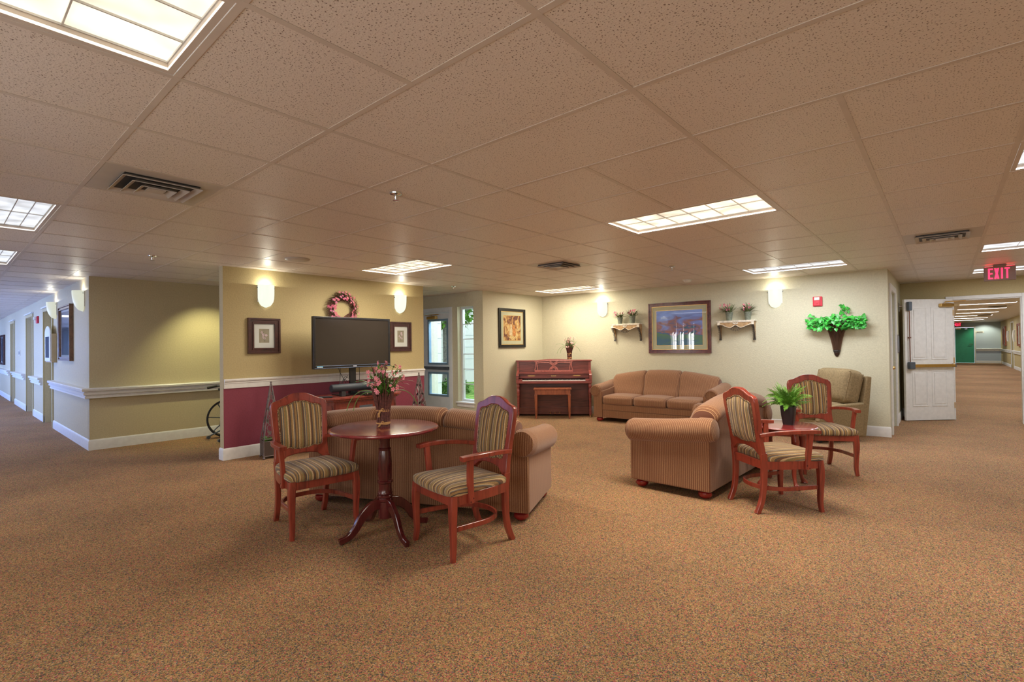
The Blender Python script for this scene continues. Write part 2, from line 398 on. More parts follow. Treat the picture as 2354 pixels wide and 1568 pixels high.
def obj(name, mb, mats, parent=None, smooth=40, bevel=0, loc=None, rz=0):
    me = bpy.data.meshes.new(name); me.from_pydata(mb.v, [], mb.f); me.update()
    for mt in (mats if isinstance(mats, (list, tuple)) else [mats]): me.materials.append(mt)
    for p, i in zip(me.polygons, mb.m): p.material_index = i; p.use_smooth = bool(smooth)
    if smooth: me.set_sharp_from_angle(angle=radians(smooth))
    o = bpy.data.objects.new(name, me); C.objects.link(o)
    if parent: o.parent = parent
    if bevel:
        b = o.modifiers.new('bevel', 'BEVEL'); b.width = bevel; b.segments = 2; b.limit_method = 'ANGLE'; b.angle_limit = radians(35)
        b.harden_normals = False
    if loc: o.location = loc
    if rz: o.rotation_euler = (0, 0, rz)
    return o
def restripe(o, mx, my):
    me = o.data; me.materials.clear(); me.materials.append(mx); me.materials.append(my)
    for p in me.polygons: p.material_index = 1 if abs(p.normal.x) > .72 else 0
    return o
def tag(o, label, cat, group=None):
    o['label'] = label; o['category'] = cat
    if group: o['group'] = group
    return o
def thing(name, label, cat, loc=(0, 0, 0), rz=0, group=None):
    o = bpy.data.objects.new(name, None); C.objects.link(o); o.empty_display_size = .1
    o.location = loc; o.rotation_euler = (0, 0, rz)
    return tag(o, label, cat, group)
def struct(name, mb, mats, parent=None, **k):
    o = obj(name, mb, mats, parent, **k)
    if not parent: o['kind'] = 'structure'
    return o
def dup(root, loc=None, rz=None, label=None, group=None):
    r = root.copy(); C.objects.link(r)
    if loc is not None: r.location = loc
    if rz is not None: r.rotation_euler = (0, 0, rz)
    if label: r['label'] = label
    if group: r['group'] = group
    for ch in list(root.children):
        c = ch.copy(); C.objects.link(c); c.parent = r
        for g in ch.children:
            d = g.copy(); C.objects.link(d); d.parent = c
    return r
def arc(cx, cy, r, a0, a1, n): return [(cx+r*cos(radians(a0+(a1-a0)*i/n)), cy+r*sin(radians(a0+(a1-a0)*i/n))) for i in range(n+1)]
def smoothpts(ctrl, n=6):
    """Catmull-Rom through control points"""
    P = [Vector(p) for p in ctrl]; P = [P[0]*2-P[1]] + P + [P[-1]*2-P[-2]]; out = []
    for i in range(1, len(P)-2):
        for k in range(n):
            t = k/n; a, b, c, d = P[i-1], P[i], P[i+1], P[i+2]
            out.append(.5*((2*b) + (c-a)*t + (2*a-5*b+4*c-d)*t*t + (3*b-a-3*c+d)*t**3))
    out.append(P[-2]); return out
def resample(pts, n):
    """closed 2-D outline resampled to n points"""
    P = [Vector(p) for p in pts]; Ls = [(P[(i+1) % len(P)]-P[i]).length for i in range(len(P))]; tot = sum(Ls); out = []
    for k in range(n):
        d = tot*k/n; i = 0
        while d > Ls[i] and i < len(P)-1: d -= Ls[i]; i += 1
        q = P[i].lerp(P[(i+1) % len(P)], d/Ls[i] if Ls[i] else 0); out.append((q.x, q.y))
    return out
rnd = random.Random(7)

# ================================================================== SETTING
struct('floor', M().box(-34, 3.6, -3.0, 5.45, -.1, 0).box(-5.55, 3.6, 5.45, 10.2, -.1, 0).box(.8, 3.6, 10.2, 38.2, -.1, 0), carpet, smooth=0)

def wall(name, p0, p1, th, mats, z1=CEIL+.02, holes=(), side=1, lower=None, z0=0):
    """wall from p0 to p1; room face on the line, body behind it (left of p0->p1 times side)"""
    a = Vector((*p0, 0)); b = Vector((*p1, 0)); t = (b-a); Ln = t.length; ang = math.atan2(t.y, t.x)
    T = Matrix.Translation(a) @ Matrix.Rotation(ang, 4, 'Z'); mb = M(T)
    y0, y1 = (0, th) if side > 0 else (-th, 0)
    xs = 0
    fk = '-y' if side > 0 else '+y'
    def put(x0, x1, za, zb):
        if x1-x0 < 1e-4 or zb-za < 1e-4: return
        if lower and za < lower < zb:
            mb.box(x0, x1, y0, y1, za, lower, fm={fk: 1}); mb.box(x0, x1, y0, y1, lower, zb)
        elif lower and zb <= lower: mb.box(x0, x1, y0, y1, za, zb, fm={fk: 1})
        else: mb.box(x0, x1, y0, y1, za, zb)
    for h0, h1, hz0, hz1 in sorted(holes):
        put(xs, h0, z0, z1); put(h0, h1, z0, hz0); put(h0, h1, hz1, z1); xs = h1
    put(xs, Ln, z0, z1)
    o = struct(name, mb, mats, smooth=0); return o, T
def board(name, p0, p1, prof, side=-1, ext0=0, ext1=0, mats=None, z=0, kind=True):
    """moulding: profile (out, z) extruded along p0->p1, standing out on side"""
    a = Vector((*p0, z)); b = Vector((*p1, z)); t = b-a; ang = math.atan2(t.y, t.x)
    T = Matrix.Translation(a) @ Matrix.Rotation(ang, 4, 'Z')
    # an extension of a few centimetres means a mitred outside corner
    mb = M(T); n = len(prof); Ln = t.length
    vs = [(-(o if ext0 else 0), side*o, zz) for o, zz in prof] + [(Ln+(o if ext1 else 0), side*o, zz) for o, zz in prof]
    mb.add(vs, [list(range(n)), list(range(n, 2*n))[::-1]] + [(i, n+i, n+(i+1) % n, (i+1) % n) for i in range(n)])
    o = obj(name, mb, mats or white, smooth=30)
    if kind: o['kind'] = 'structure'
    return o
BASE = [(-.001, 0), (.013, 0), (.013, .118), (.008, .135), (.003, .142), (-.001, .142)]
CHAIRRAIL = [(-.001, 0), (.012, 0), (.012, .055), (.018, .060), (.018, .075), (.030, .085), (.034, .100), (.030, .112), (-.001, .115)]
HAND = [(-.001, 0), (.045, 0), (.055, .006), (.055, .028), (.048, .036), (.048, .046), (.070, .054), (.072, .078), (.062, .088), (.062, .096),
        (.088, .104), (.092, .128), (.084, .140), (-.001, .142)]

# television wall
TVX = -5.66
wall('wall_television', (TVX, 1.085), (TVX, 4.155), .115, [gold, burg], side=1, lower=.865)
board('baseboard_television', (TVX, 1.085), (TVX, 4.155), BASE, -1, .012, .012)
board('baseboard_television_end', (TVX-.115, 1.085), (TVX, 1.085), BASE, -1, .012, .012)
board('trim_1', (TVX, 1.09), (TVX, 4.155), CHAIRRAIL, -1, z=.862)
# hallway corner
wall('wall_alcove', (-7.79, .17), (-7.79, 5.33), .115, [hallp], side=1)
board('baseboard_alcove', (-7.79, .17), (-7.79, 5.33), BASE, -1, .012)
board('trim_2', (-7.79, .17), (-7.79, 5.33), HAND, -1, .085, 0, z=.697)
DOORS_L = [(-11.94, -10.89), (-14.63, -13.55), (-18.07, -17.2)]
o, T = wall('wall_hallway', (-34, .17), (-7.79, .17), .14, [hallp], side=1,
            holes=[(34+a, 34+b, 0, 2.08) for a, b in DOORS_L])
xs = -7.79; k = 0; segs = []
for a, b in DOORS_L: segs.append((b, xs)); xs = a
segs.append((-33.9, xs))
for a, b in segs:
    k += 1
    e = .012 if k == 1 else 0
    board('baseboard_hallway', (a, .17), (b, .17), BASE, -1, 0, e)
    board('trim_%d' % (2+k), (a+.09, .17), (b-(.09 if k > 1 else 0), .17), HAND, -1, 0, .085 if k == 1 else 0, z=.697)
for k, (a, b) in enumerate(DOORS_L):
    d = struct('door_%d' % (k+1), M().box(a+.01, b-.01, .262, .30, 0, 2.07), gold, smooth=0, bevel=.003)
    fr = M().box(a-.055, a, .150, .17, 0, 2.14).box(b, b+.055, .150, .17, 0, 2.14).box(a, b, .150, .17, 2.08, 2.14)
    obj('door_frame', fr, gold, d, smooth=0, bevel=.003)
    obj('door_handle', M().tube([(b-.09, .262, 1.0), (b-.09, .21, 1.0), (b-.20, .20, 1.0)], .011), brass, d)
    hd = M().box(a-.06, b+.06, .125, .17, 2.14, 2.165)
    obj('header_cap', hd, white, d, smooth=0, bevel=.003)
# hallway window wall on the south
o, T = wall('wall_south', (-34, SOUTH_Y), (3.5, SOUTH_Y), .15, [cream], side=-1,
            holes=[(34+q[0]-q[1]/2, 34+q[0]+q[1]/2, q[2], 2.15) for q in sorted(SOUTH_WINDOWS)])
for k, (x, wd, sill, pw, col) in enumerate(SOUTH_WINDOWS):
    mb = M()
    x0, x1 = x-wd/2, x+wd/2
    e = .05 if wd > .5 else .012
    for a, b, c, d_ in ((x0, x0+e, sill, 2.15), (x1-e, x1, sill, 2.15), (x0+e, x1-e, sill, sill+e), (x0+e, x1-e, 2.15-e, 2.15), (x-.006, x+.006, sill+e, 2.15-e), (x0+e, x1-e, 1.43, 1.445)):
        mb.box(a, b, SOUTH_Y-.10, SOUTH_Y-.05, c, d_)
    f = struct('window_%d' % (k+2), mb, white, smooth=0)
    obj('pane', M().box(x0+e, x1-e, SOUTH_Y-.078, SOUTH_Y-.072, sill+e, 2.15-e), glass, f, smooth=0)
    if k >= 3:
        # lace valance and tie-backs in the upper half of the hallway windows
        vm = M(); n = 14
        pts = [(x0, 2.2)] + [(x0+(x1-x0)*i/n, 1.78-.09*abs(sin(pi*i/n*2))) for i in range(n+1)] + [(x1, 2.2)]
        vm.prism(pts, SOUTH_Y+.02, SOUTH_Y+.03, 'xz')
        obj('valance', vm, paper, f, smooth=0)
struct('wall_west_end', M().box(-34.1, -34, -3, .3, 0, CEIL+.02), cream, smooth=0)
# window wall with the glazed door
WY = 5.33
DX0, DX1 = -7.16, -6.31        # door opening
WX0, WX1 = -6.095, -5.665      # window opening
wall('wall_entry', (-7.79, WY), (-5.4205, WY), .16, [cream], side=1,
     holes=[(7.79+DX0, 7.79+DX1, 0, 2.03), (7.79+WX0, 7.79+WX1, .29, 2.09)])
board('baseboard_entry', (-6.22, WY), (-5.42, WY), BASE, -1)
# piano side wall
PX = -5.42
wall('wall_piano', (PX, WY+.0006), (PX, 7.3), .12, [cream], side=1)
board('baseboard_piano', (PX, WY), (PX, 7.1), BASE, -1, .012)
# back wall (slightly out of square), local s along it
BW0, BW1 = (-5.42, 7.10), (.33, 7.50)
o, BWT = wall('wall_back', BW0, (BW1[0]-.03, BW1[1]-.002), .12, [cream], side=1)
board('baseboard_back', BW0, BW1, BASE, -1, 0, .012)
BA = math.atan2(BW1[1]-BW0[1], BW1[0]-BW0[0])
def bw(s, z, off=0):
    # s measured from the former corner reference 0.06 m along the wall
    return tuple(BWT @ Vector((s+.06, -off, z)))
# short return wall with the narrow door
wall('wall_return', (.33, 7.50), (.33, 10.05), .12, [cream], side=1, holes=[(.30, 1.20, 0, 2.08)])
board('baseboard_return', (.33, 8.79), (.33, 10.05), BASE, -1, 0, 0)
d = struct('door_4', M().box(.27, .30, 7.81, 8.69, 0, 2.07), blueg, smooth=0, bevel=.003)
fr = M()
for a, b in ((7.715, 7.80), (8.70, 8.785)): fr.box(.33, .352, a, b, 0, 2.165)
fr.box(.33, .352, 7.80, 8.70, 2.08, 2.165); obj('door_frame', fr, white, d, smooth=0, bevel=.004)
obj('door_knob', M().tube([(.30, 7.90, .95), (.33, 7.90, .95)], .012).lathe([(.001, -.028), (.02, -.02), (.028, 0), (.02, .02), (.001, .028)], 14, (.35, 7.90, .95)), brass, d)
# wall with the opening to the far corridor
RY = 10.05
wall('wall_corridor_front', (.33, RY), (3.5, RY), .14, [gold], side=1, holes=[(.70, 1.52, 0, 2.015)])
board('baseboard_corridor_front', (.33, RY), (.93, RY), BASE, -1)
fr = M()
fr.box(.94, 1.03, RY-.02, RY, 0, 2.075).box(1.85, 1.94, RY-.02, RY, 0, 2.075).box(1.03, 1.85, RY-.02, RY, 2.015, 2.075)
fr.box(1.03, 1.045, RY, RY+.14, 0, 2.015).box(1.835, 1.85, RY, RY+.14, 0, 2.015).box(1.045, 1.835, RY, RY+.14, 2.0, 2.015)
struct('trim_7', fr, white, smooth=0, bevel=.004)
wall('wall_east', (3.5, -3.0), (3.5, RY), .12, [gold], side=-1)
CX = 3.30
wall('wall_corridor_east', (CX, RY+.14), (CX, 38.0), .12, [gold], side=-1, holes=[(20.85, 22.0, 0, 2.12)])
board('baseboard_corridor_east', (CX, RY+.14), (CX, 31.04), BASE, 1)
board('baseboard_corridor_far_east', (CX, 32.19), (CX, 37.6), BASE, 1)
board('trim_8', (CX, RY+.14), (CX, 30.95), HAND, 1, z=.697)
board('trim_9', (CX, 32.3), (CX, 38.0), HAND, 1, z=.697)
d = struct('door_5', M().box(CX+.07, CX+.10, 31.05, 32.18, 0, 2.11), hallw, smooth=0)
obj('door_frame', M().box(CX-.02, CX, 30.98, 31.04, 0, 2.17).box(CX-.02, CX, 32.19, 32.25, 0, 2.17).box(CX-.02, CX, 31.04, 32.19, 2.12, 2.17), white, d, smooth=0)
wall('wall_corridor_west', (.90, RY+.14), (.90, 38.0), .12, [gold], side=1)
wall('wall_corridor_end', (.90, 38.0), (CX, 38.0), .12, [hallw], side=1, holes=[(.47, 1.30, 0, 2.06)])
board('baseboard_corridor_end', (2.26, 38.0), (CX, 38.0), BASE, -1)
board('trim_10', (2.28, 38.0), (CX, 38.0), HAND, -1, z=.697)
d = struct('door_6', M().box(1.375, 2.195, 38.02, 38.06, .01, 2.05), teal, smooth=0)
obj('door_frame', M().box(1.31, 1.37, 37.97, 38.0, 0, 2.12).box(2.20, 2.26, 37.97, 38.0, 0, 2.12).box(1.37, 2.20, 37.97, 38.0, 2.06, 2.12), white, d, smooth=0)
obj('door_handle', M().tube([(2.13, 38.02, 1.10), (2.13, 37.96, 1.10), (1.98, 37.95, 1.10)], .016), chrome, d)
obj('door_closer', M().box(1.42, 1.64, 37.95, 38.02, 1.97, 2.01), brass, d, smooth=0)
obj('door_closer', M().box(1.80, 1.92, 37.95, 38.02, 1.96, 2.0), chrome, d, smooth=0)

# ------------------------------------------------------------------ ceiling
LIGHTS = [  # u0,u1,v0,v1 in grid modules; cells along/across; lens
    (-2, -1, -3, -1, 3, 4, 'w'), (-8, -6, -2, -1, 2, 6, 'b'), (-12, -10, -2, -1, 2, 6, 'b'), (-16, -14, -2, -1, 2, 6, 'b'),
    (-20, -18, -2, -1, 2, 6, 'b'), (-25, -23, -2, -1, 2, 6, 'b'), (-31, -29, -2, -1, 2, 6, 'b'),
    (-2, 0, 4, 5, 6, 2, 'w'), (-8, -6, 4, 5, 6, 3, 'w'), (-8, -6, 10, 11, 6, 3, 'w'), (-2, 0, 10, 11, 6, 2, 'b'),
    (2, 4, 4, 5, 6, 2, 'b'), (2, 4, 10, 11, 4, 1, 'b'), (2, 4, 14, 15, 4, 1, 'b'), (2, 4, -3, -2, 6, 2, 'w'),
    (2, 4, 19, 20, 4, 1, 'b'), (2, 4, 24, 25, 4, 1, 'b'), (2, 4, 29, 30, 4, 1, 'b'), (2, 4, 34, 35, 4, 1, 'b'), (2, 4, 39, 40, 4, 1, 'b'),
    (2, 4, 44, 45, 4, 1, 'b'), (2, 4, 49, 50, 4, 1, 'b'), (2, 4, 54, 55, 4, 1, 'b')]
cells = set()
for u0, u1, v0, v1, *_ in LIGHTS:
    for u in range(u0, u1):
        for v in range(v0, v1): cells.add((u, v))
VENTS = [(-5, -1), (1, 8), (-5, 6), (3, 32), (3, 43)]
REGIONS = [(-34, 3.5, SOUTH_Y, .17), (-7.79, 3.5, .17, WY), (PX, 3.5, WY, 7.5), (.33, 3.5, 7.5, RY), (.9, CX, RY, 38)]
cm = M(); vcm = M()
for x0, x1, y0, y1 in REGIONS:
    for u in range(math.floor(x0/G), math.ceil(x1/G)):
        for v in range(math.floor(y0/G), math.ceil(y1/G)):
            if (u, v) in cells: continue
            a, b, c, d_ = max(x0, u*G), min(x1, u*G+G), max(y0, v*G), min(y1, v*G+G)
            if b-a < .001 or d_-c < .001: continue
            t = cm if (u, v) not in VENTS else vcm
            cm.box(a, b, c, d_, CEIL+.0024, CEIL+.03)
struct('ceiling', cm, tilem, smooth=0)
tm = M(); W2 = .012
def tee_x(x, y0, y1): tm.box(x-W2, x+W2, y0, y1, CEIL, CEIL+.0028)
def tee_y(y, x0, x1): tm.box(x0, x1, y-W2, y+W2, CEIL+.0003, CEIL+.0027)
for x0, x1, y0, y1 in REGIONS:
    for u in range(math.ceil(x0/G), math.floor(x1/G)+1):
        for v in range(math.floor(y0/G), math.ceil(y1/G)):
            if (u-1, v) in cells and (u, v) in cells: continue
            if u == -1 and 0 <= v < 2: continue
            if u in (1, 3) and v < 2: continue
            if u % 2 and u < -8 and v < 0 and v >= -1: pass
            a, b = max(y0, v*G), min(y1, v*G+G)
            if b > a: tee_x(u*G, a, b)
    for v in range(math.ceil(y0/G), math.floor(y1/G)+1):
        for u in range(math.floor(x0/G), math.ceil(x1/G)):
            if (u, v-1) in cells and (u, v) in cells: continue
            a, b = max(x0, u*G), min(x1, u*G+G)
            if b > a: tee_y(v*G, a, b)
struct('trim_11', tm, teem, smooth=0)
def ceiling_light(u0, u1, v0, v1, nx, ny, kind, label):
    x0, x1, y0, y1 = u0*G+.014, u1*G-.014, v0*G+.014, v1*G-.014
    cx_, cy_ = (x0+x1)/2, (y0+y1)/2; hx, hy = (x1-x0)/2, (y1-y0)/2
    t = thing('ceiling_light', label, 'ceiling light', (cx_, cy_, CEIL), 0, 'recessed fluorescent ceiling lights')
    fr = M(); e = .022
    fr.ring([(-hx, -hy), (hx, -hy), (hx, hy), (-hx, hy)], [(-hx+e, -hy+e), (hx-e, -hy+e), (hx-e, hy-e), (-hx+e, hy-e)], .002, .03, 'xy')
    fr.box(-hx, hx, -hy, hy, .075, .08)
    fr.box(-hx, -hx+.006, -hy, hy, .03, .075).box(hx-.006, hx, -hy, hy, .03, .075).box(-hx, hx, -hy, -hy+.006, .03, .075).box(-hx, hx, hy-.006, hy, .03, .075)
    obj('frame', fr, teem, t, smooth=0)
    obj('lens', M().box(-hx+e, hx-e, -hy+e, hy-e, .034, .038), trof if kind == 'w' else trofb, t, smooth=0)
    lv = M()
    ix, iy = hx-e, hy-e
    for i in range(1, nx): x = -ix+2*ix*i/nx; lv.box(x-.0026, x+.0026, -iy, iy, .027, .034)
    for j in range(1, ny): y = -iy+2*iy*j/ny; lv.box(-ix, ix, y-.0026, y+.0026, .0272, .034)
    lv.ring([(-ix, -iy), (ix, -iy), (ix, iy), (-ix, iy)], [(-ix+.004, -iy+.004), (ix-.004, -iy+.004), (ix-.004, iy-.004), (-ix+.004, iy-.004)], .0271, .034, 'xy')
    if nx > 1 or ny > 1: obj('louver', lv, blade_m, t, smooth=0)
    pw = 32 if kind == 'w' else 15
    if v0 < 0: pw = 6
    if u0 < -5 and v0 < 0: pw = 4
    if v0 in (10, 14) and u0 < 2: pw = 23
    if v0 > 16: pw = 20
    a = area('lamp', (cx_, cy_, CEIL-.004), (0, 0, -1), 2*ix, 2*iy, pw, (1, .90, .74) if kind == 'w' else (.90, .93, 1))
    a.parent = t; a.location = (0, 0, .012)
    return t
LL = ['large warm ceiling light cut off at the upper left corner', 'cool ceiling light at the left edge over the hallway', 'second cool ceiling light down the left hallway',
      'third small ceiling light down the left hallway', 'fourth ceiling light deep in the left hallway', 'fifth ceiling light deep in the left hallway', 'farthest ceiling light of the left hallway',
      'warm gridded ceiling light in the middle of the room ceiling', 'warm gridded ceiling light near the television wall', 'low pale ceiling light in front of the piano corner',
      'long pale ceiling light near the back wall sconce', 'ceiling light cut off at the upper right edge', 'pale ceiling light above the exit sign at right edge',
      'ceiling light partly hidden behind the exit sign', 'ceiling light overhead behind the camera'] + \
     ['corridor ceiling light beyond the open door, number %d from the front' % i for i in range(1, 9)]
ORD = ['first', 'second', 'third', 'fourth', 'fifth', 'sixth', 'seventh', 'eighth']
for i in range(8): LL[15+i] = '%s strip of light on the corridor ceiling beyond the open door' % ORD[i]
for a, lb in zip(LIGHTS, LL): ceiling_light(*a, lb)
VL = ['square louvered air vent in the ceiling at upper left', 'square ceiling air vent to the left of the exit sign', 'square ceiling air vent above the piano corner',
      'dark air vent in the corridor ceiling beyond the open door', 'far dark air vent in the corridor ceiling']
for (u, v), lb in zip(VENTS, VL):
    t = thing('air_vent', lb, 'air vent', ((u+.5)*G, (v+.5)*G, CEIL), 0, 'ceiling air vents')
    h = G/2-.014
    obj('panel', M().box(-h, h, -h, h, .001, .006), ventm, t, smooth=0)
    fr = M(); dk = M().box(-.19, .19, -.19, .19, -.004, .001)
    obj('opening', dk, blackm, t, smooth=0)  # flat black plate; its colour stands for the shade inside the duct
    for r, zt in ((.20, -.012), (.145, -.020), (.09, -.026)):
        rr = r-.028
        sq = lambda q, z: [(-q, -q, z), (q, -q, z), (q, q, z), (-q, q, z)]
        lm = M().loft([sq(r, zt-.010), sq(r, zt-.006), sq(rr, zt+.012), sq(rr, zt+.008), sq(r, zt-.010)], cap=False)
        obj('louver', lm, ventm, t, smooth=0)
    obj('louver', M().box(-.045, .045, -.045, .045, -.03, -.022), ventm, t, smooth=0)
# small ceiling devices
def sprinkler(x, y, lb):
    t = thing('fire_sprinkler', lb, 'sprinkler', (x, y, CEIL), 0, 'ceiling fire sprinklers')
    obj('escutcheon', M().lathe([(.001, 0), (.040, 0), (.038, -.008), (.022, -.014), (.001, -.014)], 20), chrome, t)
    obj('sprinkler_head', M().lathe([(.001, -.014), (.009, -.014), (.009, -.032), (.006, -.036), (.006, -.046), (.020, -.048), (.020, -.051), (.001, -.052)], 14), chrome, t)
sprinkler(-1.777, .778, 'chrome fire sprinkler on the ceiling left of centre')
sprinkler(-5.459, .328, 'fire sprinkler on the ceiling by the left hallway corner')
sprinkler(-5.284, 4.491, 'small fire sprinkler on the ceiling near the glazed door')
sprinkler(-1.744, 5.08, 'fire sprinkler on the ceiling toward the back wall')
def speaker(x, y, r, lb):
    t = thing('ceiling_speaker', lb, 'speaker', (x, y, CEIL), 0)
    obj('grille', M().lathe([(.001, .0), (r, 0), (r, -.006), (r*.9, -.014), (r*.5, -.018), (.001, -.018)], 28), ventm, t)
    obj('rim', M().lathe([(r*.99, .001), (r*1.06, .001), (r*1.06, -.006), (r*.99, -.007)], 28), ventm, t)
speaker(-4.60, 1.49, .125, 'round ceiling speaker above the television wall')
t = thing('smoke_detector', 'white smoke detector on the ceiling near the back wall', 'smoke detector', (-2.137, 6.583, CEIL))
obj('base_plate', M().lathe([(.001, 0), (.075, 0), (.075, -.012), (.001, -.012)], 24), whitep, t)
obj('sensor_dome', M().lathe([(.001, -.012), (.058, -.012), (.055, -.030), (.040, -.042), (.001, -.045)], 24), whitep, t)
t = thing('recessed_downlight', 'small round recessed downlight in the alcove ceiling behind television wall', 'downlight', (-7.10, 1.47, CEIL))
obj('trim_ring', M().lathe([(.055, .001), (.085, .001), (.085, -.005), (.055, -.004)], 24), whitep, t)
obj('bulb', M().lathe([(.001, -.001), (.052, -.001), (.052, .002), (.001, .002)], 20), emit('downlight_lens', (1, .98, .62), 6), t)
sp = bpy.data.lights.new('lamp', 'SPOT'); sp.energy = 55; sp.color = (1, .95, .50); sp.spot_size = radians(95); sp.spot_blend = .8; sp.shadow_soft_size = .05
so = bpy.data.objects.new('lamp', sp); C.objects.link(so); so.parent = t; so.location = (0, 0, -.012)
so.rotation_euler = Vector((-.35, .12, -1)).to_track_quat('-Z', 'Y').to_euler()
# exit signs
def letter(mb, ch, x, z, w_, h, st, y0, y1, m=0):
    B = lambda a, b, c, d_: mb.box(x+a, x+b, y0, y1, z+c, z+d_, m)
    if ch == 'E': B(0, st, 0, h); B(st, w_, 0, st); B(st, w_*.9, h/2-st/2, h/2+st/2); B(st, w_, h-st, h)
    if ch == 'I': B(w_/2-st/2, w_/2+st/2, 0, h)
    if ch == 'T': B(w_/2-st/2, w_/2+st/2, 0, h-st); B(0, w_, h-st, h)
    if ch == 'X':
        for q in (0, 1):
            a = [(0, 0), (st*1.15, 0), (w_, h), (w_-st*1.15, h)]
            if q: a = [(w_-p, r) for p, r in a][::-1]
            mb.prism([(x+p, z+r) for p, r in a], y0-.0004*q, y1, 'xz', m)
    if ch == '<': mb.prism([(x, z+h/2), (x+w_, z), (x+w_, z+h)], y0, y1, 'xz', m)
def exit_sign(loc, txt, rz, lb, sc=1):
    t = thing('exit_sign', lb, 'exit sign', loc, rz)
    obj('housing', M().box(-.155, .155, -.02, .02, -.215, -.025), plain('exit_housing_grey'+str(len(MATS)), (.30, .20, .18), .5), t, smooth=0, bevel=.006)
    obj('canopy', M().box(-.065, .065, -.03, .03, -.026, -.001), plain('exit_canopy'+str(len(MATS)), (.25, .18, .15), .5), t, smooth=0, bevel=.004)
    mb = M(); n = len(txt); w_ = .048; gp = .012; x = -(n*w_+(n-1)*gp)/2
    for ch in txt:
        letter(mb, ch, x, -.190, w_ if ch != 'I' else w_*.6, .142, .017, -.0225, -.0195); x += (w_ if ch != 'I' else w_*.6)+gp
    obj('letters', mb, lettr, t, smooth=0)
    obj('lamp_strip', M().box(-.145, .145, -.012, .012, -.024, -.022), exitred, t, smooth=0)
exit_sign((1.49, 8.15, CEIL), 'EXIT', radians(2), 'lit red EXIT sign hanging from the ceiling at right')
t = exit_sign((1.50, 37.6, CEIL), '<EXIT', 0, 'small red EXIT sign with arrow above the green corridor door')

# ================================================================== WALL FITTINGS
def sconce(loc, rz, lb, lit=True, power=1.5):
    """face looks along local -y; wall plane at y=0; loc z is the bottom tip"""
    t = thing('wall_sconce', lb, 'wall sconce', loc, rz, 'frosted glass wall sconces')
    H, Wd, D = .285, .096, .12
    rings = []
    n = 16
    for i in range(15):
        u = i/14                      # 0 top, 1 bottom
        z = H*(1-u)
        hw = Wd*(1 if u < .55 else sqrt(max(.0025, 1-((u-.55)/.45)**2)))
        d = D*sqrt(max(.002, 1-u**2.2))*.98+.003
        ring = []
        for j in range(n+1):
            a = pi*j/n; ring.append((hw*cos(a)*1.0, -d*sin(a)**.8-.006 if 0 < j < n else -.006, z))
        rings.append(ring)
    vs = [p for r in rings for p in r]; k = n+1
    inner = [(x*.96, -.006+(y+.006)*.96, z) for x, y, z in vs]
    o_ = len(vs); fs = []
    for i in range(14):
        for j in range(n):
            a = i*k+j; fs.append((a, a+k, a+k+1, a+1)); fs.append((o_+a, o_+a+1, o_+a+k+1, o_+a+k))
    for j in range(n): fs.append((j, j+1, o_+j+1, o_+j))
    obj('glass_shade', M().add(vs+inner, fs), shade_m if lit else shade_hall, t, smooth=60)
    obj('wall_plate', M().box(-.10, .10, -.008, -.001, .07, .285), whitep, t, smooth=0)
    for sx in (-.106, .106): obj('pin', M().tube([(sx*.96, -.02, .25), (sx*1.06, -.02, .25)], .006), gunm, t)
    p = bpy.data.lights.new('lamp', 'POINT'); p.energy = power; p.color = (1, .96, .80); p.shadow_soft_size = .0
    po = bpy.data.objects.new('lamp', p); C.objects.link(po); po.parent = t; po.location = (0, -.07, .285)
    return t
def frame_picture(loc, rz, w_, h_, fw, lb, art, fm=walnutf, mw=.06, fd=.025, mat_=paper, lip=None, name='framed_picture', glz=None):
    """centre loc, face along local -y"""
    t = thing(name, lb, 'framed picture', loc, rz)
    def R(a, b): return [(-a, -b), (a, -b), (a, b), (-a, b)]
    W_, H_ = w_/2, h_/2
    fr = M()
    fr.ring(R(W_, H_), R(W_-fw*.35, H_-fw*.35), -fd, -.001, 'xz')
    fr.ring(R(W_-fw*.35, H_-fw*.35), R(W_-fw*.7, H_-fw*.7), -fd*.72, -.001, 'xz')
    fr.ring(R(W_-fw*.7, H_-fw*.7), R(W_-fw, H_-fw), -fd*.9, -.001, 'xz')
    obj('frame', fr, fm, t, smooth=0, bevel=.002)
    if lip: obj('inner_lip', M().ring(R(W_-fw, H_-fw), R(W_-fw-.009, H_-fw-.009), -fd*.55, -.001, 'xz'), lip, t, smooth=0)
    obj('mat_board', M().ring(R(W_-fw, H_-fw), R(W_-fw-mw, H_-fw-mw), -fd*.35, -.001, 'xz'), mat_, t, smooth=0)
    aw, ah = W_-fw-mw, H_-fw-mw
    if lip: obj('inner_fillet', M().ring(R(aw+.006, ah+.006), R(aw, ah), -fd*.38, -.001, 'xz'), lip, t, smooth=0)
    art(t, aw, ah, -fd*.28)
    if glz: obj('glass', M().box(-W_+fw, W_-fw, -fd*.5, -fd*.46, -H_+fw, H_-fw), glz, t, smooth=0)
    return t
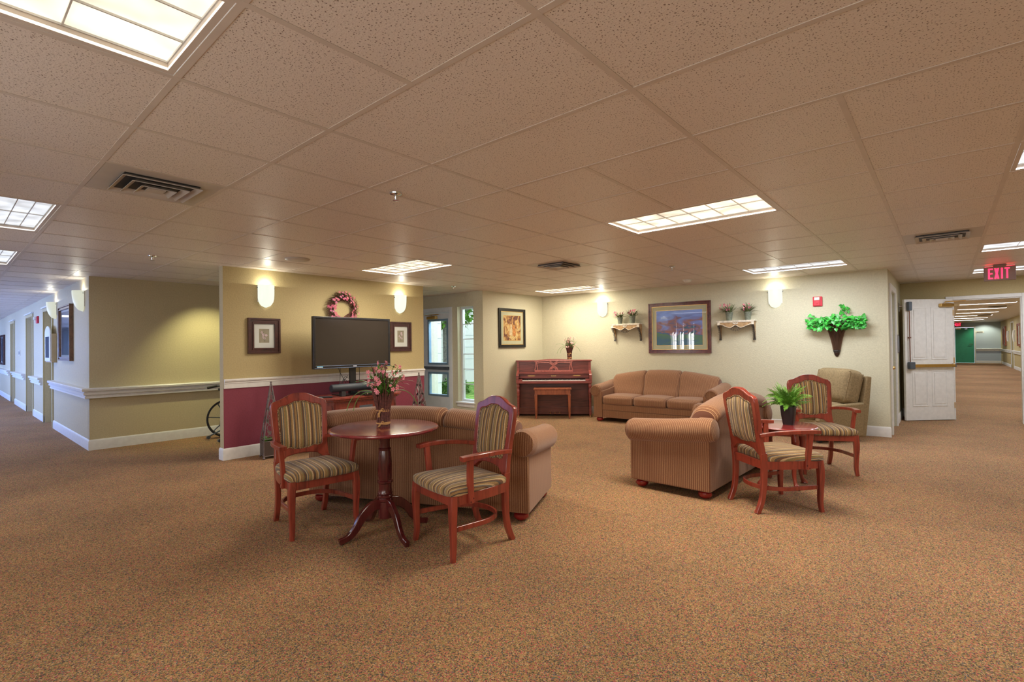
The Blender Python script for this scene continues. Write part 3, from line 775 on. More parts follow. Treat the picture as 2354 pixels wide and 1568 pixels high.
def orchid_art(seed):
    def f(t, aw, ah, y):
        r = random.Random(seed)
        obj('print', M().box(-aw, aw, y, -.001, -ah, ah), plain('aged_print_paper_%d' % seed, (.30, .275, .20), .8, var=.1, vs=20), t, smooth=0)
        sm = M().tube(smoothpts([(0, y-.001, -ah*.85), (.01, y-.001, -ah*.2), (-.008, y-.001, ah*.5)], 6), .0022, 6)
        obj('drawn_stem', sm, oli_m, t)
        fm = M()
        for k in range(7):
            cx_, cz_ = r.uniform(-.028, .028), r.uniform(-ah*.45, ah*.7)
            for j in range(5):
                a = 2*pi*j/5+k; pts = [(cx_+.015*cos(a+q)*s_, cz_+.015*sin(a+q)*s_) for q, s_ in ((0, .15), (-.45, .8), (0, 1.2), (.45, .8))]
                fm.prism(pts, y-.0012-.0003*k-.00004*j, y, 'xz')
        obj('drawn_petals', fm, plain('petal_ink_%d' % seed, (.62, .50, .55), .8, var=.2, vs=90), t, smooth=0)
    return f
oli_m = plain('olive_ink', (.20, .20, .14), .8)
# television wall: two sconces, two orchid prints
sconce((TVX, 1.585, 1.865), radians(90), 'lit wall sconce at the left end of the gold television wall')
sconce((TVX, 3.67, 1.875), radians(90), 'lit wall sconce above the right orchid print on the television wall')
frame_picture((TVX, 1.562, 1.503), radians(90), .40, .45, .072, 'dark framed orchid print left of the television', orchid_art(3), mw=.065, fd=.035)
frame_picture((TVX, 3.68, 1.506), radians(90), .40, .465, .072, 'dark framed orchid print partly hidden behind the television right edge', orchid_art(5), mw=.065, fd=.035)

# flowers ---------------------------------------------------------------
def blossom_mesh(rad=.022, petals=5, cup=.5):
    mb = M()
    for j in range(petals):
        a = 2*pi*j/petals
        d = Vector((cos(a), sin(a), 0)); s_ = Vector((-sin(a), cos(a), 0)); z = Vector((0, 0, 1))
        pts = [(0, 0, 0)]
        r0 = d*rad*.1; r1 = d*rad*.5+z*rad*cup*.55; r2 = d*rad*.95+z*rad*cup*.75; r3 = d*rad*1.25+z*rad*cup*.5
        vs = [r0-s_*rad*.08, r0+s_*rad*.08, r1-s_*rad*.33, r1+z*(-rad*.06), r1+s_*rad*.33, r2-s_*rad*.34, r2+z*(-rad*.05), r2+s_*rad*.34, r3]
        fs = [(0, 1, 3), (0, 3, 2), (1, 4, 3), (2, 3, 6, 5), (3, 4, 7, 6), (5, 6, 8), (6, 7, 8)]
        mb.add(vs, fs)
    mb.tube([(0, 0, -.001), (0, 0, rad*.55)], [rad*.16, rad*.08], 6, m=1)
    return mb
yel = plain('stamen_orange', (.75, .25, .06), .6)
BL = {}
def blossom(parent, loc, direction, size, mt=None, nm_='blossom'):
    mt = mt or pink
    k = mt.name
    if k not in BL:
        mb = blossom_mesh(1.0); me = bpy.data.meshes.new('blossom'); me.from_pydata(mb.v, [], mb.f)
        me.materials.append(mt); me.materials.append(yel)
        for p, i in zip(me.polygons, mb.m): p.material_index = i; p.use_smooth = True
        BL[k] = me
    o = bpy.data.objects.new(nm_, BL[k]); C.objects.link(o); o.parent = parent
    o.location = loc; o.rotation_euler = Vector(direction).to_track_quat('Z', 'Y').to_euler(); o.scale = (size,)*3
    return o
# wreath
def wreath():
    t = thing('flower_wreath', 'pink blossom and twig wreath hanging above the television', 'wreath', (TVX+.03, 2.645, 1.90), radians(90))
    r = random.Random(11); mb = M()
    for k in range(26):
        a0 = r.uniform(0, 2*pi); pts = []
        R0 = r.uniform(.125, .165); dy = r.uniform(-.03, .0)
        for i in range(9):
            a = a0+i*.22; rr = R0+.02*sin(i*.9+k); pts.append((rr*cos(a), dy-.014*sin(i+k), rr*sin(a)))
        mb.tube(pts, .0035, 5)
    for k in range(420):
        a = r.uniform(0, 2*pi); r0 = r.uniform(.14, .17); r1 = r.uniform(.20, .265); sw = r.uniform(.25, .55)
        p0 = (r0*cos(a), -.01, r0*sin(a)); am = a+sw*.5; p1 = ((r0+r1)/2*cos(am), r.uniform(-.06, -.005), (r0+r1)/2*sin(am))
        a2 = a+sw; p2 = (r1*cos(a2), r.uniform(-.05, -.005), r1*sin(a2))
        mb.tube([p0, p1, p2], [.0026, .002, .0012], 4)
    obj('twig_ring', mb, twig, t)
    lm = M()
    for k in range(150):
        a = r.uniform(0, 2*pi); rr = r.uniform(.13, .24); p = Vector((rr*cos(a), r.uniform(-.06, -.02), rr*sin(a)))
        lm.blade(p, (cos(a)+r.uniform(-1, 1), r.uniform(-1, 0), sin(a)+r.uniform(-1, 1)), .035, .013, .3, seg=3)
    obj('leaves', lm, grassm, t)
    for k in range(98):
        a = r.uniform(0, 2*pi)
        rr = r.choice((r.uniform(.13, .19), r.uniform(.15, .25)))
        blossom(t, (rr*cos(a), r.uniform(-.085, -.05), rr*sin(a)), (cos(a)*.6, -1, sin(a)*.6), r.uniform(.0135, .0185), r.choice((pink, pinkd, pinkm)))
wreath()
# twig vase with flowers
def twig_vase(loc, sc, rz, lb, nb, seed, petal):
    t = thing('twig_flower_vase', lb, 'flower vase', loc, rz); t.scale = (sc,)*3
    r = random.Random(seed); mb = M()
    H = .235
    mb.lathe([(.001, 0), (.034, 0), (.034, .06), (.033, .11), (.045, .18), (.05, .20), (.001, .19)], 16)
    for k in range(64):
        a = 2*pi*k/64+r.uniform(-.05, .05); pts = []
        top = H+r.uniform(-.03, .05)
        for i in range(8):
            z = top*i/7; q = min(1, z/H)
            rr = .040+.0*q+(.030*max(0, q-.40)**1.3/.5)+r.uniform(-.002, .0025)
            pts.append((rr*cos(a+.03*sin(i+k)), rr*sin(a+.03*sin(i+k)), z))
        mb.tube(pts, r.uniform(.0032, .0052), 5)
    for k in range(34):
        a = r.uniform(0, 2*pi); rr = r.uniform(0, .045); z1 = r.uniform(.28, .43)
        pts = [(rr*cos(a), rr*sin(a), .15), (rr*1.3*cos(a)+r.uniform(-.008, .008), rr*1.3*sin(a), .15+(z1-.15)*.5), (rr*1.9*cos(a)+r.uniform(-.02, .02), rr*1.9*sin(a)+r.uniform(-.02, .02), z1)]
        mb.tube(smoothpts(pts, 3), .0024, 4)
    obj('twig_vase', mb, twig, t)
    for z in (.022, .108):
        rf = M()
        for q in range(4):
            rf.tube([((.0455)*cos(a_), (.0455)*sin(a_), z+.003*q+.002*sin(a_*2+q)) for a_ in [2*pi*i/24 for i in range(24)]], .0022, 5, closed=True)
        dz = -1 if z > .05 else -.35
        rf.rbox((.006, -.050, z+.006), (.016, .012, .013), .005, n=3)
        for q in range(5): rf.tube([(.002, -.050, z+.004), (-.004-.003*q, -.054, z-.012), (-.010-.002*q+.006*(q % 2), -.052, z+.034*dz-.002*q)], .0022, 4)
        rf.tube(smoothpts([(.004, -.050, z+.004), (.012, -.056, z+.020), (.022, -.052, z+.016)], 4), .003, 5)
        obj('raffia_tie', rf, raffia, t)
    st = M(); lf = M(); spots = []
    for k in range(nb):
        a = r.uniform(0, 2*pi); sp = r.uniform(.02, .145); z1 = r.uniform(.27, .455) - sp*.35
        tip = Vector((sp*cos(a), sp*sin(a), z1)); spots.append((tip, a))
        st.tube(smoothpts([(.02*cos(a), .02*sin(a), .18), (sp*.45*cos(a), sp*.45*sin(a), .18+(z1-.18)*.6), tip], 4), .0016, 5)
        for q in range(8):
            u = r.uniform(.3, .95); p = Vector((.02*cos(a), .02*sin(a), .18)).lerp(tip, u)
            lf.blade(p, (r.uniform(-1, 1), r.uniform(-1, 1), r.uniform(.1, 1)), r.uniform(.022, .045), .012, .4, seg=3)
    for k in range(15):
        a = r.uniform(0, 2*pi); lf.blade((.03*cos(a), .03*sin(a), .20), (cos(a)*.5, sin(a)*.5, 1), r.uniform(.16, .26), .009, r.uniform(.6, 2.2), seg=9)
    # the long arching blades to the left, and the tied ones at right
    for a, ln, dr in ((radians(188), .30, 3.3), (radians(200), .24, 3.6), (radians(150), .30, 1.4), (radians(20), .26, 3.0)):
        
        q = Vector((.035*cos(a), .035*sin(a), .20)); d = Vector((cos(a)*.9, sin(a)*.9, 1.1)).normalized(); sp_ = [q.copy()]
        for i in range(14): q = q+d*(ln/14); d = (d+Vector((0, 0, -dr/14))).normalized(); sp_.append(q.copy())
        lf.sweep(sp_, [(.004, .009*(1-(i/14)**3)+.001) for i in range(15)], (cos(a+1.57), sin(a+1.57), 0))
    for q in range(4): lf.blade((.045, .01*q-.02, .215), (.62, .08*q-.1, 1), .19, .014, .25, seg=6)
    obj('stems', st, green, t); obj('leaves', lf, green, t)
    for tip, a in spots:
        for q in range(2 if nb > 20 else 1):
            blossom(t, tip*(1 if q == 0 else .93)+Vector((r.uniform(-.012, .012), r.uniform(-.012, .012), r.uniform(-.012, .012))), (cos(a)+r.uniform(-.6, .6), sin(a)-.6, r.uniform(-.1, .9)), r.uniform(.0095, .0145), petal)
    return t
# ------------------------------------------------------------------ television, cabinet and boxes
def television():
    t = thing('television', 'large black flat screen television on the wooden cabinet', 'television', (-5.22, 2.57, .70), radians(90))
    W_, H0, H1 = .585, .365, 1.05
    fr = M(); e = .028
    fr.ring([(-W_, H0), (W_, H0), (W_, H1), (-W_, H1)], [(-W_+e, H0+.045), (W_-e, H0+.045), (W_-e, H1-e), (-W_+e, H1-e)], -.028, .03, 'xz')
    fr.box(-W_+.02, W_-.02, .0, .055, H0+.02, H1-.02)
    obj('frame', fr, black, t, smooth=0, bevel=.004)
    obj('screen', M().box(-W_+e, W_-e, -.020, -.012, H0+.045, H1-e), screen, t, smooth=0)
    obj('bezel_strip', M().box(-W_+.01, W_-.01, -.031, -.027, H0+.006, H0+.012).box(-W_+.12, W_-.01, -.030, -.027, H0+.036, H0+.041), plain('blue_grey_bezel', (.13, .17, .26), .3), t, smooth=0)
    bd = M()
    bd.box(-W_+.04, -W_+.125, -.0305, -.0275, H0+.018, H0+.040)
    obj('sticker', bd, plain('blue_sticker', (.08, .30, .50), .4), t, smooth=0)
    lt = M(); 
    for i, hh in enumerate((.010, .010, .006, .010, .010, .006)): lt.box(-W_+.047+.012*i, -W_+.055+.012*i, -.032, -.030, H0+.020, H0+.020+hh)
    obj('sticker_letters', lt, whitep, t, smooth=0)
    lg = M()
    for i in range(5): lg.box(.0+.011*i-.02, .008+.011*i-.02, -.0305, -.028, H0+.018, H0+.030)
    obj('maker_mark', lg, plain('grey_mark', (.45, .45, .50), .4), t, smooth=0)
    st = M().box(-.045, .045, .01, .045, .03, H0+.05).box(-.25, .25, -.12, .14, .001, .014).box(-.05, .05, -.02, .06, .014, .05)
    obj('stand', st, black, t, smooth=0, bevel=.004)
    cb = M()
    for pts in ([(-.20, .05, .38), (-.17, .05, .30), (-.10, .07, .20), (-.06, .06, .10)], [(-.17, .05, .38), (-.17, .06, .2), (-.20, .05, .08)], [(-.14, .05, .12), (-.10, .06, .24), (-.04, .06, .22)],
                [(-.16, .05, .08), (-.12, .06, .21), (-.05, .06, .17)], [(.12, .05, .38), (.13, .06, .25), (.12, .05, .05)], [(-.20, .05, .10), (-.17, .05, .16), (-.10, .06, .20), (-.05, .06, .26)]):
        cb.tube(smoothpts(pts, 6), .0032, 6)
    obj('cables', cb, rubber, t)
    c = thing('media_cabinet', 'reddish wooden media cabinet with angled corners under the television', 'cabinet', (-5.22, 2.60, 0), radians(90))
    # local x along wall, -y toward the room
    def oct_(w_, d0, d1, ch): return [(-w_, d1), (-w_, d0+ch), (-w_+ch, d0), (w_-ch, d0), (w_, d0+ch), (w_, d1)]
    obj('body', M().prism(oct_(.585, -.235, .27, .13), .08, .645, 'xy'), cabw, c, smooth=0, bevel=.004)
    obj('plinth', M().prism(oct_(.60, -.25, .275, .13), .0, .085, 'xy'), cabw, c, smooth=0, bevel=.006)
    tp = M().prism(oct_(.65, -.30, .30, .14), .672, .70, 'xy').prism(oct_(.625, -.275, .29, .135), .645, .672, 'xy')
    obj('top', tp, cabw, c, smooth=0, bevel=.006)
    for i, x in enumerate((-.30, -.0, .30)):
        dr = obj('door', M().box(x-.145, x+.145, -.250, -.234, .12, .62), cabw, c, smooth=0, bevel=.003)
        obj('door_panel', M().box(x-.10, x+.10, -.256, -.249, .17, .57) if i == 0 else M().box(x-.10, x+.10, -.254, -.249, .17, .57), cabw if i == 0 else gunm, dr, smooth=0, bevel=.003)
        obj('knob', M().lathe([(.001, 0), (.006, 0), (.006, .008), (.012, .014), (.010, .022), (.001, .024)], 12, T=Matrix.Translation((x+.12, -.25, .40)) @ Matrix.Rotation(pi/2, 4, 'X')), brass, dr)
    for sx in (-1, 1):
        T = Matrix.Translation((sx*.52, -.17, 0)) @ Matrix.Rotation(sx*pi/4, 4, 'Z')
        obj('corner_panel', M(T).box(-.065, .065, -.008, .006, .13, .60).box(-.04, .04, -.016, -.006, .34, .55), cabw, c, smooth=0, bevel=.003)
    s = thing('soundbar', 'long dark soundbar lying on the media cabinet', 'soundbar', (-5.085, 2.60, .70), radians(90))
    T = Matrix.Rotation(pi/2, 4, 'Y')
    obj('speaker_body', M(Matrix.Translation((-.02, 0, .112))).tube([(-.42, 0, 0), (-.41, 0, 0), (.41, 0, 0), (.42, 0, 0)], [.045, .052, .052, .045], 20), navy, s)
    for x in (-.28, .28): obj('foot', M().box(x-.03, x+.03, -.035, .035, .001, .066), blackm, s, smooth=0, bevel=.003)
    b = thing('cable_box', 'flat black cable box in front of the soundbar', 'cable box', (-4.965, 2.70, .70), radians(90))
    obj('casing', M().box(-.15, .15, -.055, .07, .004, .048), blackm, b, smooth=0, bevel=.004)
    obj('front_panel', M().box(-.14, .14, -.059, -.055, .010, .042), black, b, smooth=0)
    obj('button', M().lathe([(.001, 0), (.010, 0), (.010, .004), (.001, .005)], 12, T=Matrix.Translation((-.12, -.059, .026)) @ Matrix.Rotation(pi/2, 4, 'X')), chrome, b)
    r_ = thing('remote_control', 'black remote control on the left end of the media cabinet', 'remote control', (-5.08, 2.08, .70), radians(60))
    obj('remote_body', M().box(-.085, .085, -.022, .022, .001, .020), blackm, r_, smooth=0, bevel=.005)
    bt = M()
    for i in range(7):
        for j in range(2): bt.box(-.07+.02*i, -.058+.02*i, -.014+.018*j, -.004+.018*j, .020, .0225)
    obj('buttons', bt, gunm, r_, smooth=0)
television()
# ------------------------------------------------------------------ trellis planters
def tower(loc, rz, lb, seed):
    t = thing('trellis_planter', lb, 'planter', loc, rz, 'metal trellis planters')
    bx = M(); w_ = .105
    bx.box(-w_, w_, -w_, w_, .03, .215)
    obj('planter_box', bx, plain('brown_metal_panel_%d' % seed, (.085, .06, .05), .5, .3), t, smooth=0, bevel=.002)
    fr = M()
    for sx in (-1, 1):
        for sy in (-1, 1):
            fr.tube([(sx*w_, sy*w_, .02), (sx*w_, sy*w_, .235)], .006, 8)
            fr.lathe([(.001, .0), (.012, .006), (.015, .014), (.011, .024), (.001, .028)], 12, (sx*w_, sy*w_, 0))
    for z in (.035, .21, .24):
        for a, b in (((-w_, -w_), (w_, -w_)), ((w_, -w_), (w_, w_)), ((w_, w_), (-w_, w_)), ((-w_, w_), (-w_, -w_))):
            fr.tube([(*a, z), (*b, z)], .0045, 6)
    for a in (-.1, 0, .1): fr.lathe([(.001, -.009), (.008, -.004), (.008, .004), (.001, .009)], 8, (a, -w_, .242))
    obj('box_frame', fr, steel, t)
    top = .90; tr = M()
    for sx in (-1, 1):
        for sy in (-1, 1): tr.tube([(sx*w_*.95, sy*w_*.95, .24), (sx*.006, sy*.006, top)], .0055, 6)
    r = random.Random(seed)
    for sx, sy, ax in ((0, -1, 0), (1, 0, 1), (-1, 0, 1)):
        for k in range(4):
            ph = r.uniform(0, 6); pts = []
            for i in range(14):
                z = .25+(.60)*i/13; hw = w_*.95*(top-z)/(top-.24)
                u = hw*.85*sin(ph+i*(.8+.15*k)); 
                pts.append((u, sy*hw, z) if ax == 0 else (sx*hw, u, z))
            tr.tube(smoothpts(pts, 3), .0038, 5)
            for i in range(1, 13, 3):
                p = pts[i]; ph2 = r.uniform(-.9, .9); q = (1-.45*i/13)
                lp = []
                for j in range(10):
                    a_ = 2*pi*j/10; lx, lz = .016*q*sin(a_), .034*q*cos(a_); lp.append((lx*cos(ph2)-lz*sin(ph2), lx*sin(ph2)+lz*cos(ph2)))
                u0 = p[0] if ax == 0 else p[1]; w0 = p[1] if ax == 0 else p[0]
                tr.prism([(u0+a_, p[2]+b_+.02) for a_, b_ in lp], w0-.002, w0+.002, 'xz' if ax == 0 else 'yz')
    tr.lathe([(.001, 0), (.006, 0), (.005, .014), (.013, .024), (.012, .036), (.001, .044)], 12, (0, 0, top-.01))
    obj('trellis', tr, steel, t)
    ms = M()
    for k in range(170):
        p = (r.uniform(-.09, .09), r.uniform(-.10, .09), .212); ms.blade(p, (r.uniform(-1, 1), r.uniform(-1, .6), 1.0), r.uniform(.03, .06), .012, 1.4, seg=3)
    obj('moss', ms, green, t)
tower((-5.40, 1.535, 0), radians(78), 'tall metal trellis planter at the left end of the burgundy wall', 21)
tower((-5.40, 3.84, 0), radians(90), 'metal trellis planter at the right end of the burgundy wall behind sofa', 22)

# ================================================================== DINING ARMCHAIRS
def chair_proto():
    t = thing('dining_armchair', '', 'armchair', (0, 0, 0), 0, 'striped dining armchairs with cherry wood frames')
    # legs
    for sx in (-1, 1):
        ctrl = [(sx*.232, .222, .405), (sx*.238, .228, .30), (sx*.236, .226, .18), (sx*.234, .224, .08), (sx*.240, .232, .0)]
        P = smoothpts(ctrl, 4); n = len(P)
        sz = []
        for i in range(n):
            u = i/(n-1); q = .046 - .016*u + (.004*sin(pi*min(1, u*2.2)) if u < .45 else 0); sz.append((q, q))
        obj('leg', M().sweep(P, sz, (0, 1, 0)), cherry, t, smooth=30)
    for sx in (-1, 1):
        ctrl = [(sx*.196, -.232, .47), (sx*.192, -.225, .36), (sx*.188, -.228, .22), (sx*.187, -.245, .10), (sx*.187, -.285, 0)]
        P = smoothpts(ctrl, 4); n = len(P)
        obj('leg', M().sweep(P, [(.036, .048-.012*i/(n-1)) for i in range(n)], (0, 1, 0)), cherry, t, smooth=30)
    # seat rails
    fr = M()
    def plank(a, b, th, z0, z1):
        a = Vector((*a, 0)); b = Vector((*b, 0)); d = b-a
        T = Matrix.Translation(a) @ Matrix.Rotation(math.atan2(d.y, d.x), 4, 'Z'); fr.box(0, d.length, -th/2, th/2, z0, z1, T=T)
    plank((-.225, .228), (.225, .228), .026, .345, .408); plank((-.19, -.228), (.19, -.228), .026, .345, .408)
    for sx in (-1, 1):
        pts = smoothpts([(sx*.194, -.225, .3765), (sx*.222, -.08, .3765), (sx*.234, .08, .3765), (sx*.236, .225, .3765)], 5)
        fr.sweep(pts, (.026, .063), (0, 0, 1), ch=.05)
    obj('seat_rail', fr, cherry, t, smooth=20)
    # seat cushion
    def seat_outline(k, sh=0):
        pts = []
        for x, y in ((-.215, -.215), (.215, -.215), (.232, -.12), (.250, .05), (.262, .20), (.250, .252), (.12, .268), (0, .272), (-.12, .268), (-.250, .252), (-.262, .20), (-.250, .05), (-.232, -.12)):
            pts.append((x*k, .02+(y-.02)*k))
        return resample(pts, 40)
    rings = []
    for k, z in ((.94, .400), (.99, .410), (1.0, .425), (1.0, .440), (.98, .450), (.93, .460), (.82, .470), (.6, .478), (.35, .482), (.1, .484)):
        rings.append([(x, y, z) for x, y in seat_outline(k)])
    obj('seat', M().loft(rings), seatc, t, smooth=60)
    # back: tilted plane
    T = Matrix.Translation((0, -.232, .44)) @ Matrix.Rotation(radians(9), 4, 'X')
    def outer():
        half = [(0, .545), (.05, .542), (.09, .528), (.125, .508), (.16, .494), (.19, .487), (.208, .478), (.218, .460), (.221, .43), (.216, .30), (.205, .12), (.212, .0)]
        low = [(.178, 0), (.175, .042), (.12, .052), (.06, .064), (0, .068)]
        r_ = half+low
        return r_[::1]
    def sym(h): return h + [(-x, z) for x, z in h[::-1] if x > 1e-6]
    out = sym(outer())
    inn_half = [(0, .480), (.045, .478), (.075, .462), (.105, .450), (.140, .447), (.165, .436), (.172, .415), (.168, .30), (.160, .17), (.154, .122), (.135, .110), (.10, .120), (.06, .106), (0, .102)]
    inn = sym(inn_half)
    # match by angle round a common centre
    def by_angle(pts, n=72, c=(0, .26)):
        P = [Vector((x-c[0], z-c[1])) for x, z in pts]; o_ = []
        for k in range(n):
            a = 2*pi*k/n; d = Vector((cos(a), sin(a))); best = None
            for i in range(len(P)):
                p, q = P[i], P[(i+1) % len(P)]; e = q-p; den = d.x*e.y-d.y*e.x
                if abs(den) < 1e-9: continue
                s_ = (p.x*e.y-p.y*e.x)/den; u = (p.x*d.y-p.y*d.x)/den
                if s_ > 0 and -1e-6 <= u <= 1+1e-6: best = s_ if best is None else max(best, s_)
            o_.append((c[0]+d.x*(best or .1), c[1]+d.y*(best or .1)))
        return o_
    A = by_angle([(x, z) for x, z in out]); B = by_angle(inn)
    # fix the foot: rails meet posts
    obj('back_frame', M(T).ring(A, B, -.018, .020, 'xz'), cherry, t, smooth=30, bevel=.006)
    def pad(sign):
        rings = []
        for k, d in ((1.0, .004), (.97, .016), (.90, .024), (.75, .031), (.5, .036), (.25, .038), (.02, .039)):
            rings.append([(x*k, sign*d, .265+(z-.265)*k) for x, z in B])
        return rings
    obj('backrest', M(T).loft(pad(1)[::-1][:-1]+[pad(1)[0]]+pad(-1)), chairc, t, smooth=60)
    wl = M(T)
    for sg in (1, -1): wl.tube([(x*.985, sg*.017, .265+(z-.265)*.985) for x, z in B], .0048, 6, closed=True)
    obj('welt', wl, weltm, t)
    # arms
    for sx in (-1, 1):
        ctrl = [(sx*.200, -.262, .612), (sx*.236, -.17, .628), (sx*.272, -.03, .640), (sx*.284, .09, .642), (sx*.276, .185, .636)]
        P = smoothpts(ctrl, 5); n = len(P)
        sz = [(.036+.016*(i/(n-1)), .028) for i in range(n)]
        ar = obj('arm', M().sweep(P, sz, (0, 0, 1)), cherry, t, smooth=30)
        P2 = smoothpts([(sx*.276, .118, .632), (sx*.262, .112, .52), (sx*.254, .105, .42), (sx*.255, .100, .345)], 4)
        sp_ = obj('arm_support', M().sweep(P2, [(.040, .028)]*len(P2), (1, 0, 0)), cherry, t, smooth=30)
        for dx in (-.010, .010): obj('screw_cap', M().lathe([(.001, 0), (.006, 0), (.005, .004), (.001, .005)], 10, T=Matrix.Translation((sx*.266, .10+dx, .365-dx)) @ Matrix.Rotation(sx*pi/2, 4, 'Y')), cherry_d, sp_)
    # U stretcher
    P = smoothpts([(-.232, .215, .195), (-.222, .05, .190), (-.205, -.08, .186), (-.13, -.19, .184), (0, -.225, .184), (.13, -.19, .184), (.205, -.08, .186), (.222, .05, .190), (.232, .215, .195)], 5)
    obj('stretcher', M().sweep(P, (.016, .032), (0, 0, 1)), cherry, t, smooth=30)
    return t
CH = [((-2.736, .695, 0), -97, 'striped armchair left of the near pedestal table, facing right'),
      ((-1.60, 1.174, 0), 170, 'striped armchair right of the near pedestal table, seen from its side'),
      ((-.164, 3.358, 0), -41, 'striped armchair seen from behind, beside the striped loveseat and fern table'),
      ((-.08, 4.888, 0), -150, 'striped armchair behind the fern table, in front of the beige chair')]
c0 = chair_proto()
for i, (loc, rz, lb) in enumerate(CH):
    if i == 0: c0['label'] = lb; c = c0
    else: c = dup(c0, loc, radians(rz), lb)
c0.location = CH[0][0]; c0.rotation_euler = (0, 0, radians(CH[0][1]))

# ------------------------------------------------------------------ pedestal table
def pedestal_table():
    t = thing('pedestal_table', 'round dark cherry pedestal table with twig vase, between two armchairs', 'table', (-2.14, .925, 0), radians(-10))
    R_ = .385
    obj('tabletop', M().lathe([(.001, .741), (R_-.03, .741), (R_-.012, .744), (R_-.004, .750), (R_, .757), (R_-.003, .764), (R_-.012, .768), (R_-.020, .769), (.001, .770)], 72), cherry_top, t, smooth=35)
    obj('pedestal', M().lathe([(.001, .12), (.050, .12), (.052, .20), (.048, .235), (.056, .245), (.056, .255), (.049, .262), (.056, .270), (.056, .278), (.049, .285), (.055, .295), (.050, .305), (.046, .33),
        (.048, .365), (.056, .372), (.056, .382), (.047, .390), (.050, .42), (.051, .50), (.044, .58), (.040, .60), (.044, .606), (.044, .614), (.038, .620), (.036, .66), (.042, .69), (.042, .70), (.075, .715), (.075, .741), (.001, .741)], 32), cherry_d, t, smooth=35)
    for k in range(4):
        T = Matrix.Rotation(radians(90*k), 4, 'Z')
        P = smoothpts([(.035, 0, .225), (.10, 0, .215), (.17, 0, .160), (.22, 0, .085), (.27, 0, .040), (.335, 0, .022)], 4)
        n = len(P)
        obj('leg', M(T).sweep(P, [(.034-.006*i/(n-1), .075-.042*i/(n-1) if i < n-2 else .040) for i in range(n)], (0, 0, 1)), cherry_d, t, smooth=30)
    return t
pedestal_table()
twig_vase((-2.14, .915, .770), 1.06, radians(35), 'twig vase of pink flowers on the dark pedestal table', 46, 5, pink)
# ------------------------------------------------------------------ small fern table
def fern_table():
    t = thing('side_table', 'small round red cherry table with cabriole legs under the fern', 'table', (-.262, 4.06, 0), radians(20)); t.scale = (1, 1, .565/.616)
    R_ = .30
    obj('tabletop', M().lathe([(.001, .590), (R_-.02, .590), (R_-.006, .596), (R_, .604), (R_-.006, .612), (R_-.02, .615), (.001, .616)], 56), wood('red_top_wood', (.30, .035, .035), (.20, .02, .02), .2, (6, 30, 30), .5), t, smooth=35)
    ap = [(.20*cos(a), .20*sin(a)) for a in [2*pi*i/40 for i in range(40)]]; ai = [(x*.9, y*.9) for x, y in ap]
    obj('apron', M().ring(ap, ai, .525, .590, 'xy'), cherry, t, smooth=35)
    for k in range(4):
        T = Matrix.Rotation(radians(90*k+25), 4, 'Z')
        P = smoothpts([(.175, 0, .59), (.20, 0, .50), (.205, 0, .42), (.185, 0, .28), (.178, 0, .14), (.195, 0, .055), (.215, 0, .02), (.215, 0, 0)], 4)
        rs = []
        n = len(P)
        for i in range(n):
            u = i/(n-1); rs.append(.030 if u < .15 else (.034-.020*(u-.15)/.55 if u < .7 else .016+.016*(u-.7)/.25 if u < .95 else .022))
        obj('leg', M(T).tube(P, rs, 12), cherry, t)
    f = thing('potted_fern', 'green fern in a tapered black pot on the small red table', 'potted plant', (-.205, 4.07, .565)); f.scale = (1.0, 1.0, 1.12)
    def sq(h, z, r_=.4):
        o_ = []
        for k in range(32):
            a = 2*pi*k/32+pi/4; c_, s_ = cos(a), sin(a); e = 5
            q = (abs(c_)**e+abs(s_)**e)**(-1/e); o_.append((h*q*c_, h*q*s_, z))
        return o_
    obj('pot', M().loft([sq(.042, 0), sq(.046, .02), sq(.056, .08), sq(.062, .145), sq(.062, .155), sq(.056, .155), sq(.05, .13)]), plain('black_ceramic', (.02, .016, .018), .45), f, smooth=45)
    r = random.Random(8); mb = M()
    for k in range(105):
        a = r.uniform(0, 2*pi); up = r.uniform(.7, 4.5); ln = r.uniform(.13, .245); d = Vector((cos(a), sin(a), up)).normalized()
        p = Vector((.02*cos(a), .02*sin(a), .14)); q = p.copy(); dr = r.uniform(.9, 2.0); seg = 18; spine = [q.copy()]; dirs = [d.copy()]
        for i in range(seg):
            q = q+d*(ln/seg); d = (d+Vector((0, 0, -dr/seg))).normalized(); spine.append(q.copy()); dirs.append(d.copy())
        mb.tube(spine, .0012, 4)
        tw = r.uniform(-.8, .8)
        for i in range(4, seg+1):
            d = dirs[i]; side = d.cross(Vector((0, 0, 1)))
            if side.length < .1: side = Vector((1, 0, 0))
            side = (Matrix.Rotation(tw, 3, d) @ side.normalized()); l_ = .028*sin(pi*min(1, (i/seg)*.85+.12))
            for sg in (-1, 1):
                dd = (side*sg+d*.5+Vector((r.uniform(-.2, .2), r.uniform(-.2, .2), r.uniform(-.25, .2)))).normalized(); tip = spine[i]+dd*l_; n_ = d*.0042
                m1 = spine[i]+dd*l_*.5+Vector((0, 0, .003))
                mb.add([spine[i]-n_*.5, m1-n_, tip, m1+n_, spine[i]+n_*.5], [(0, 1, 3, 4), (1, 2, 3)])
    obj('fronds', mb, fernm, f, smooth=0)
fern_table()

